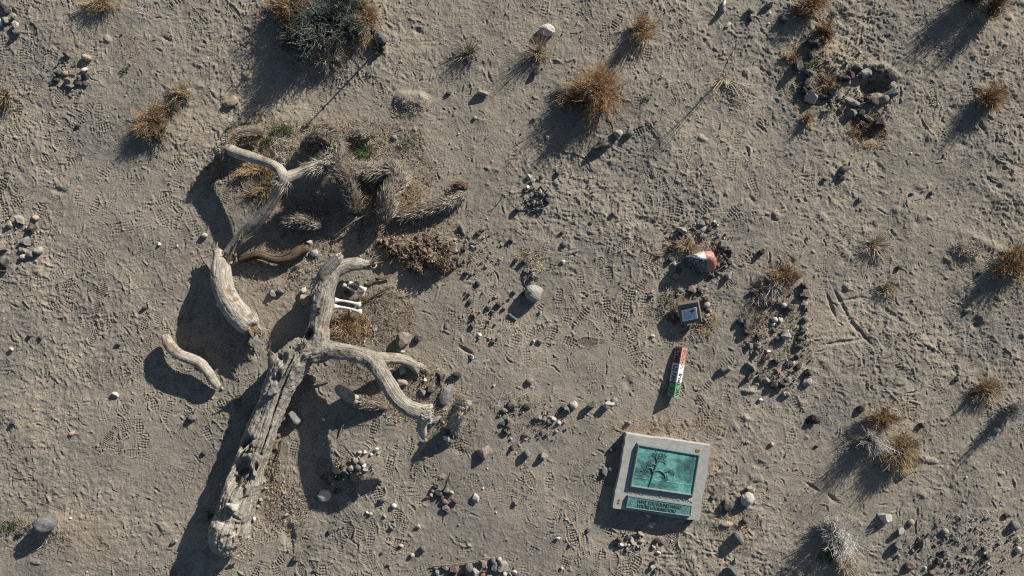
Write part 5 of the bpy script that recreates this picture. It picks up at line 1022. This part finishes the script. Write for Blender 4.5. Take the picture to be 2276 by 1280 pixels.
plant("tall_stems", "sparse plant of very tall thin stems casting long line shadows", "tall stems", [("stems", [strands(curve_pts(np.repeat(np.array([[*pp(1602, 178), 0.02]]), 12, 0) + rng.randn(12, 3) * .01, np.array([[*pp(1602 + dx, 178 + dy, h_), h_] for dx, dy, h_ in [(rng.uniform(-26, 26), rng.uniform(-26, 24), rng.uniform(.36, .64)) for _ in range(12)]]), np.array([[*pp(1602, 178), .3]] * 12) + rng.randn(12, 3) * .03, 7), np.full((12, 7), .0020), pal(STRAW, 12)),
    strands(curve_pts(np.repeat(np.array([[*pp(1606, 180), 0.02]]), 22, 0), np.array([[*pp(a, b), gzp(a, b) + .02] for a, b in [(1650 + rng.uniform(-20, 40), 205 + rng.uniform(-22, 40)) for _ in range(22)]]), np.array([[*pp(1635, 184), .07]] * 22) + rng.randn(22, 3) * .03, 7), np.full((22, 7), .0022), pal(STRAW + WHITET, 22)),
    tuft(pp(1602, 180), .08, .05, 60, DARKT + STRAW, .0018), litter(1602, 200, 30, 26, 60, STRAW)])], GB)
plant("grass_tuft", "golden upright grass tuft near the right edge, leaning up and right", "grass tuft", [("blades", [tuft(pp(2190, 222), .20, .40, 520, STRAW + RUST, .0018, (.10, .02), .22), tuft(pp(2196, 230), .15, .2, 150, DARKT + STRAW, .002)])], GB)
plant("dry_bush", "dark based tan bush cut by the top edge near the right corner", "bush", [("twigs", [ball(pp(2222, 8, .15), .16, .20, .34, 600, STRAW + DARKT, .002, 6, .25), ball(pp(2190, -20, .2), .3, .2, .45, 500, DARKT + SAGE, .0024, 6, .25)])], GB)
plant("dry_bush", "tan grass bush at the top edge beside the dark green stone", "bush", [("twigs", [tuft(pp(1800, 12), .22, .32, 600, STRAW + RUST, .0018, (0, .1)), ball(pp(1785, 25, .06), .14, .16, .18, 200, DARKT + RUST, .002, 4, .25)])], GB)
plant("dry_bush", "brown straw bush between the top edge and the black stone of the upper ring", "bush", [("twigs", [ball(pp(1838, 68, .06), .13, .16, .18, 500, RUST + DARKT, .0018, 6, .25)])], GB)
plant("straw_clump", "small spiky straw clump right of the lower stone ring, the upper of two", "straw clump", [("blades", [tuft(pp(1944, 545), .22, .17, 200, STRAW + WHITET, .002, (.3, -.2)), ball(pp(1950, 550, .03), .15, .13, .08, 140, DARKT + STRAW, .002, 3)])], GB)
plant("straw_clump", "little curled straw clump below the spiky one", "straw clump", [("blades", [tuft(pp(1972, 642), .16, .12, 150, STRAW + GREYT, .0022), ball(pp(1974, 648, .03), .11, .09, .07, 100, DARKT, .002, 3)])], GB)
plant("dry_bush", "broad tan bush with dark curled base at the right edge", "bush", [("twigs", [ball(pp(2252, 590, .10), .23, .22, .26, 800, STRAW + DARKT + RUST, .002, 6, .25), ball(pp(2272, 560, .1), .16, .22, .2, 350, STRAW, .002, 4)])], GB)
plant("twig_clump", "low dark curled twigs on the sand ridge left of the broad right edge bush", "twig clump", [("twigs", [litter(2147, 552, 32, 18, 220, DARKT + GREYT, (.03, .09), .0022, .01, .06), litter(2165, 580, 45, 30, 120, DARKT + STRAW)])], GB)
plant("grass_tuft", "tan grass tuft with dark base near the lower right edge", "grass tuft", [("blades", [tuft(pp(2188, 865), .20, .22, 350, STRAW, .0018, (.15, .1)), ball(pp(2175, 870, .05), .12, .16, .14, 250, DARKT + STRAW, .002, 4)])], GB)
plant("twig_clump", "pale grey matted spray at the right edge with a streaky shadow", "twig clump", [("twigs", [ball(pp(2262, 915, .15), .13, .15, .30, 450, WHITET + GREYT, .0018, 6, .25)])], GB)
r_ = plant("dry_bush", "tall mixed bush at lower right, white twigs left and golden straw right", "bush", [
    ("white_twigs", [ball(pp(1950, 985, .22), .18, .17, .36, 600, WHITET + GREYT, .0018, 7, .25)]), ("straw", [tuft(pp(1990, 990), .27, .30, 600, STRAW, .0018, (0, -.2)), ball(pp(2000, 1010, .1), .22, .26, .26, 600, STRAW, .0018, 6, .25)]),
    ("brown_twigs", [ball(pp(1962, 930, .08), .18, .15, .18, 500, DARKT + RUST, .002, 5, .25)])], GB)
plant("twig_bush", "pale whitish bare twig bush at the bottom right, its branches fanning upward", "bush", [("twigs", [ball(pp(1868, 1188, .18), .27, .22, .34, 420, WHITET, .0026, 6, .30, .3), tuft(pp(1875, 1190), .32, .32, 160, WHITET, .0024, (.1, .1))])], GB)
plant("twig_bush", "second pale twig bush cut by the bottom edge, mixed with straw", "bush", [("twigs", [ball(pp(1882, 1262, .08), .20, .15, .22, 350, WHITET + STRAW, .0022, 5, .28)])], GB)
plant("straw_clump", "brown dry grass filling the top of the lower stone ring", "straw clump", [("blades", [ball(pp(1742, 612, .04), .19, .20, .09, 900, STRAW + DARKT + RUST, .0018, 3, .28), ball(pp(1692, 648, .03), .13, .17, .06, 360, DARKT + GREYT, .002, 4, .25), tuft(pp(1720, 630), .2, .14, 40, WHITET, .0026), litter(1675, 715, 30, 50, 220, STRAW + DARKT, (.03, .10), .0017, .006, .04)])], GB)
plant("straw_clump", "golden straw above the painted rock inside its stone arc", "straw clump", [("blades", [ball(pp(1528, 550, .03), .20, .12, .09, 420, STRAW, .0019, 3, .3), litter(1540, 540, 60, 40, 260, STRAW + WHITET, (.03, .12), .0016, .006, .03), litter(1600, 570, 22, 40, 150, DARKT + STRAW)])], GB)
plant("straw_clump", "tangled grey and brown straw around the small sign plate", "straw clump", [("blades", [litter(1495, 672, 30, 34, 350, GREYT + DARKT + STRAW, (.03, .12), .0018, .006, .07), litter(1570, 720, 26, 30, 220, STRAW + RUST, (.02, .08), .0016, .006, .04), litter(1530, 738, 45, 18, 90, WHITET + STRAW)])], GB)
plant("straw_clump", "dry grass low mound between the sage bush and the broken limb", "straw clump", [("blades", [litter(920, 236, 50, 24, 150, STRAW + GREYT, (.02, .08), .0016, .002, .015), litter(905, 246, 34, 9, 150, DARKT + GREYT, (.02, .06), .002, .004, .04)])], GB)
plant("twig_clump", "sparse dark grey twig clump above and right of the low mound", "twig clump", [("twigs", [tuft(pp(1040, 115), .20, .22, 130, GREYT + DARKT, .0019, (0, .1)), ball(pp(1045, 122, .03), .12, .1, .10, 130, DARKT + GREYT, .002, 4)])], GB)
plant("straw_clump", "sparse tall straw left of the cream stone near the top", "straw clump", [("blades", [tuft(pp(1196, 115), .20, .36, 170, STRAW + GREYT, .0017, (-.1, .1)), ball(pp(1200, 128, .03), .13, .12, .08, 180, STRAW + RUST, .0017, 4)])], GB)
plant("straw_clump", "little straw nest among stones above the big pale boulder", "straw clump", [("blades", [litter(1192, 590, 20, 24, 150, STRAW + WHITET, (.03, .09), .0022, .006, .06), litter(1180, 570, 28, 22, 110, STRAW)])], GB)
plant("straw_clump", "brown and tan brush tangled in the upper right pit's lower side", "straw clump", [("blades", [ball(pp(1920, 285, .03), .20, .16, .10, 420, DARKT + RUST, .002, 4, .25), litter(1935, 300, 45, 30, 260, RUST + STRAW, (.02, .09), .0017, .006, .04)])], GB)
plant("straw_clump", "tan tuft between the two upper right stone rings", "straw clump", [("blades", [ball(pp(1848, 183, .03), .15, .14, .09, 380, STRAW + RUST, .0018, 4, .25)])], GB)
plant("straw_clump", "small isolated tan tuft below the upper right stone rings", "straw clump", [("blades", [ball(pp(1797, 263, .04), .10, .10, .14, 240, STRAW + RUST, .0018, 4, .25)])], GB)
plant("straw_clump", "small tan tuft left of the upper right stone rings", "straw clump", [("blades", [ball(pp(1757, 128, .03), .11, .09, .09, 240, STRAW + RUST, .0018, 4, .25)])], GB)
plant("straw_clump", "pale feathery root lying below the stake", "straw clump", [("blades", [strands(curve_pts(np.repeat(np.array([[*pp(831, 140), .05]]), 26, 0), np.array([[*pp(833 + a, 170 + b), .015] for a, b in [(rng.uniform(-15, 17), rng.uniform(-6, 6)) for _ in range(26)]]), np.array([[*pp(830, 155), .05]] * 26) + rng.randn(26, 3) * .008, 6), np.full((26, 6), .0019), pal(WHITET, 26))])], GB)
plant("straw_clump", "rusty brown straw in the hollow under the broken limb's left arm", "straw clump", [("blades", [ball(pp(573, 378, .03), .28, .12, .09, 620, RUST + STRAW, .0018, 4, .25), ball(pp(590, 420, .03), .26, .20, .08, 700, DARKT + STRAW, .0018, 4, .22)])], GB)
plant("straw_clump", "pale curly straw just above the broken limb's elbow", "straw clump", [("blades", [litter(640, 340, 28, 32, 200, STRAW + WHITET, (.04, .13), .0018, .006, .08), litter(600, 330, 60, 25, 180, STRAW + DARKT)])], GB)
plant("straw_clump", "golden straw between the two drooping shaggy arms", "straw clump", [("blades", [litter(828, 432, 28, 50, 650, STRAW, (.03, .11), .0018, .006, .07), ball(pp(830, 430, .03), .14, .22, .08, 200, STRAW + RUST, .0018, 3)])], GB)
plant("straw_clump", "thin straw right of the cut drooping arm", "straw clump", [("blades", [litter(915, 432, 30, 30, 260, STRAW + RUST, (.03, .09), .0017, .006, .05), tuft(pp(895, 385), .12, .12, 60, STRAW + DARKT, .002)])], GB)
plant("straw_clump", "reddish brown straw heap in the angle below the four bones", "straw clump", [("blades", [ball(pp(765, 728, .03), .20, .16, .08, 520, RUST + STRAW, .0019, 3, .25), litter(775, 730, 50, 36, 420, STRAW + RUST, (.03, .10), .0017, .006, .05)])], GB)
# green weeds
for i, (x, y, rx, n, lab) in enumerate(((547, 284, .09, 260, "green weed behind the furry left tip of the broken limb"), (515, 290, .06, 110, "small green weed left of the furry tip of the broken limb"), (632, 290, .13, 200, "spreading green weed below the end of the stake's shadow"), (595, 316, .08, 120, "sparse dark green weed right of the furry tip"),
        (812, 338, .11, 380, "dense green weed above the shaggy arms"), (900, 322, .10, 90, "thin green weed at the right of the dry litter above the shaggy arms"), (485, 332, .05, 70, "tiny green weed at the left elbow of the broken limb"), (468, 372, .06, 70, "tiny green weed beside the left hanging tip"), (1842, 1236, .13, 320, "dark green weed between the two pale twig bushes"),
        (1798, 148, .09, 120, "small green weed in the upper left stone ring"), (1850, 33, .05, 70, "bright green sprig near the top edge right of the tan bush"), (1437, 220, .04, 50, "single green sprout right of the rusty dead bush"), (1842, 247, .05, 60, "green sprout between the tufts below the stone rings"), (22, 1168, .10, 150, "yellow green weed at the lower left edge"), (283, 153, .05, 40, "tiny green sprout right of the loose stone cluster"))):
    plant("weed", lab, "weed", [("leaves", [ball(pp(x, y), rx, rx * .7, .05, max(10, n // 7), GREEN + [(.16, .2, .08)], .0022, 7, .5, S=4), litter(x, y, rx * 200, rx * 140, n // 2, GREEN, (.01, .03), .0035, .01, .03)])], "green weeds around the tree and stones")
# dry litter around the fallen tree: needles, straw, bark crumbs
L = [litter(800, 310, 150, 45, 1100, STRAW + DARKT + GREYT), litter(620, 300, 110, 40, 450, STRAW + DARKT), litter(880, 380, 90, 60, 700, STRAW + GREYT), litter(700, 490, 90, 60, 700, GREYT + DARKT + STRAW), litter(900, 500, 120, 50, 900, STRAW + GREYT + DARKT),
     litter(640, 590, 110, 60, 500, DARKT + GREYT), litter(850, 700, 80, 60, 700, STRAW + RUST + DARKT), litter(900, 850, 90, 60, 700, STRAW + GREYT + DARKT), litter(1010, 920, 60, 60, 500, STRAW + GREYT), litter(820, 810, 80, 40, 300, DARKT + STRAW), litter(870, 905, 80, 30, 350, STRAW + WHITET),
     litter(610, 1060, 18, 100, 260, STRAW + DARKT, (.015, .05)), litter(640, 1130, 60, 60, 300, STRAW + DARKT, (.01, .04)), litter(1150, 900, 60, 30, 120, STRAW + WHITET, (.04, .15)), litter(1190, 955, 50, 22, 160, GREYT + STRAW), litter(1640, 1170, 60, 50, 260, STRAW + DARKT), litter(1480, 950, 130, 18, 200, STRAW + RUST, (.02, .06)),
     litter(1735, 760, 60, 90, 420, STRAW + DARKT), litter(1800, 160, 60, 90, 420, STRAW + DARKT), litter(1925, 250, 60, 40, 200, STRAW), litter(2170, 1180, 50, 50, 160, WHITET + GREYT, (.02, .1)), litter(80, 1190, 90, 50, 260, STRAW + WHITET), litter(420, 775, 60, 18, 160, RUST + DARKT, (.01, .04)), litter(1138, 640, 1130, 630, 900, STRAW + GREYT + DARKT * 3, (.01, .06), .0016), litter(1900, 640, 380, 640, 500, DARKT, (.01, .04), .002, .004, .02),
     litter(1040, 560, 50, 45, 260, GREYT + STRAW), litter(1460, 540, 60, 50, 120, STRAW), litter(780, 1050, 60, 40, 100, STRAW), litter(300, 100, 40, 30, 60, STRAW + RUST), litter(2250, 640, 60, 60, 200, DARKT), litter(1990, 950, 70, 60, 260, DARKT + STRAW)]
V, F, C = join(L); tag(mesh_obj("dry_litter", V, F, M_STRAND, col=C, smooth=False), "dry needles, straw and bark crumbs strewn around the tree and stones", "litter", None, "stuff")
L = [chips(820, 330, 90, 40, 260, [(.3, .22, .15), (.4, .32, .24)], (.008, .02)), chips(880, 480, 90, 60, 350, [(.28, .19, .13), (.4, .31, .22)], (.008, .025)), chips(610, 1060, 16, 100, 260, [(.24, .18, .13), (.32, .26, .2)], (.006, .016), 0, .015), chips(780, 730, 60, 45, 260, [(.3, .19, .12), (.42, .33, .25)], (.008, .022)),
     chips(930, 880, 90, 70, 220, [(.36, .29, .21)], (.006, .018)), chips(640, 1120, 50, 60, 200, [(.36, .29, .21)], (.006, .02)), chips(680, 560, 70, 60, 260, [(.28, .2, .14)], (.006, .02)), chips(1540, 560, 80, 70, 200, [(.3, .24, .18), (.15, .13, .12)], (.006, .018)), chips(1735, 720, 80, 150, 320, [(.3, .24, .18), (.15, .13, .12)], (.006, .02)), chips(1860, 190, 110, 90, 260, [(.3, .24, .18), (.15, .13, .12)], (.006, .02)),
     chips(2150, 1210, 140, 80, 260, [(.3, .25, .2), (.17, .14, .12)], (.006, .022))]
V, F, C = join(L); tag(mesh_obj("bark_crumbs", V, F, M_STRAND, col=C, smooth=False), "small bark flakes and clods strewn over the sand", "litter", None, "stuff")
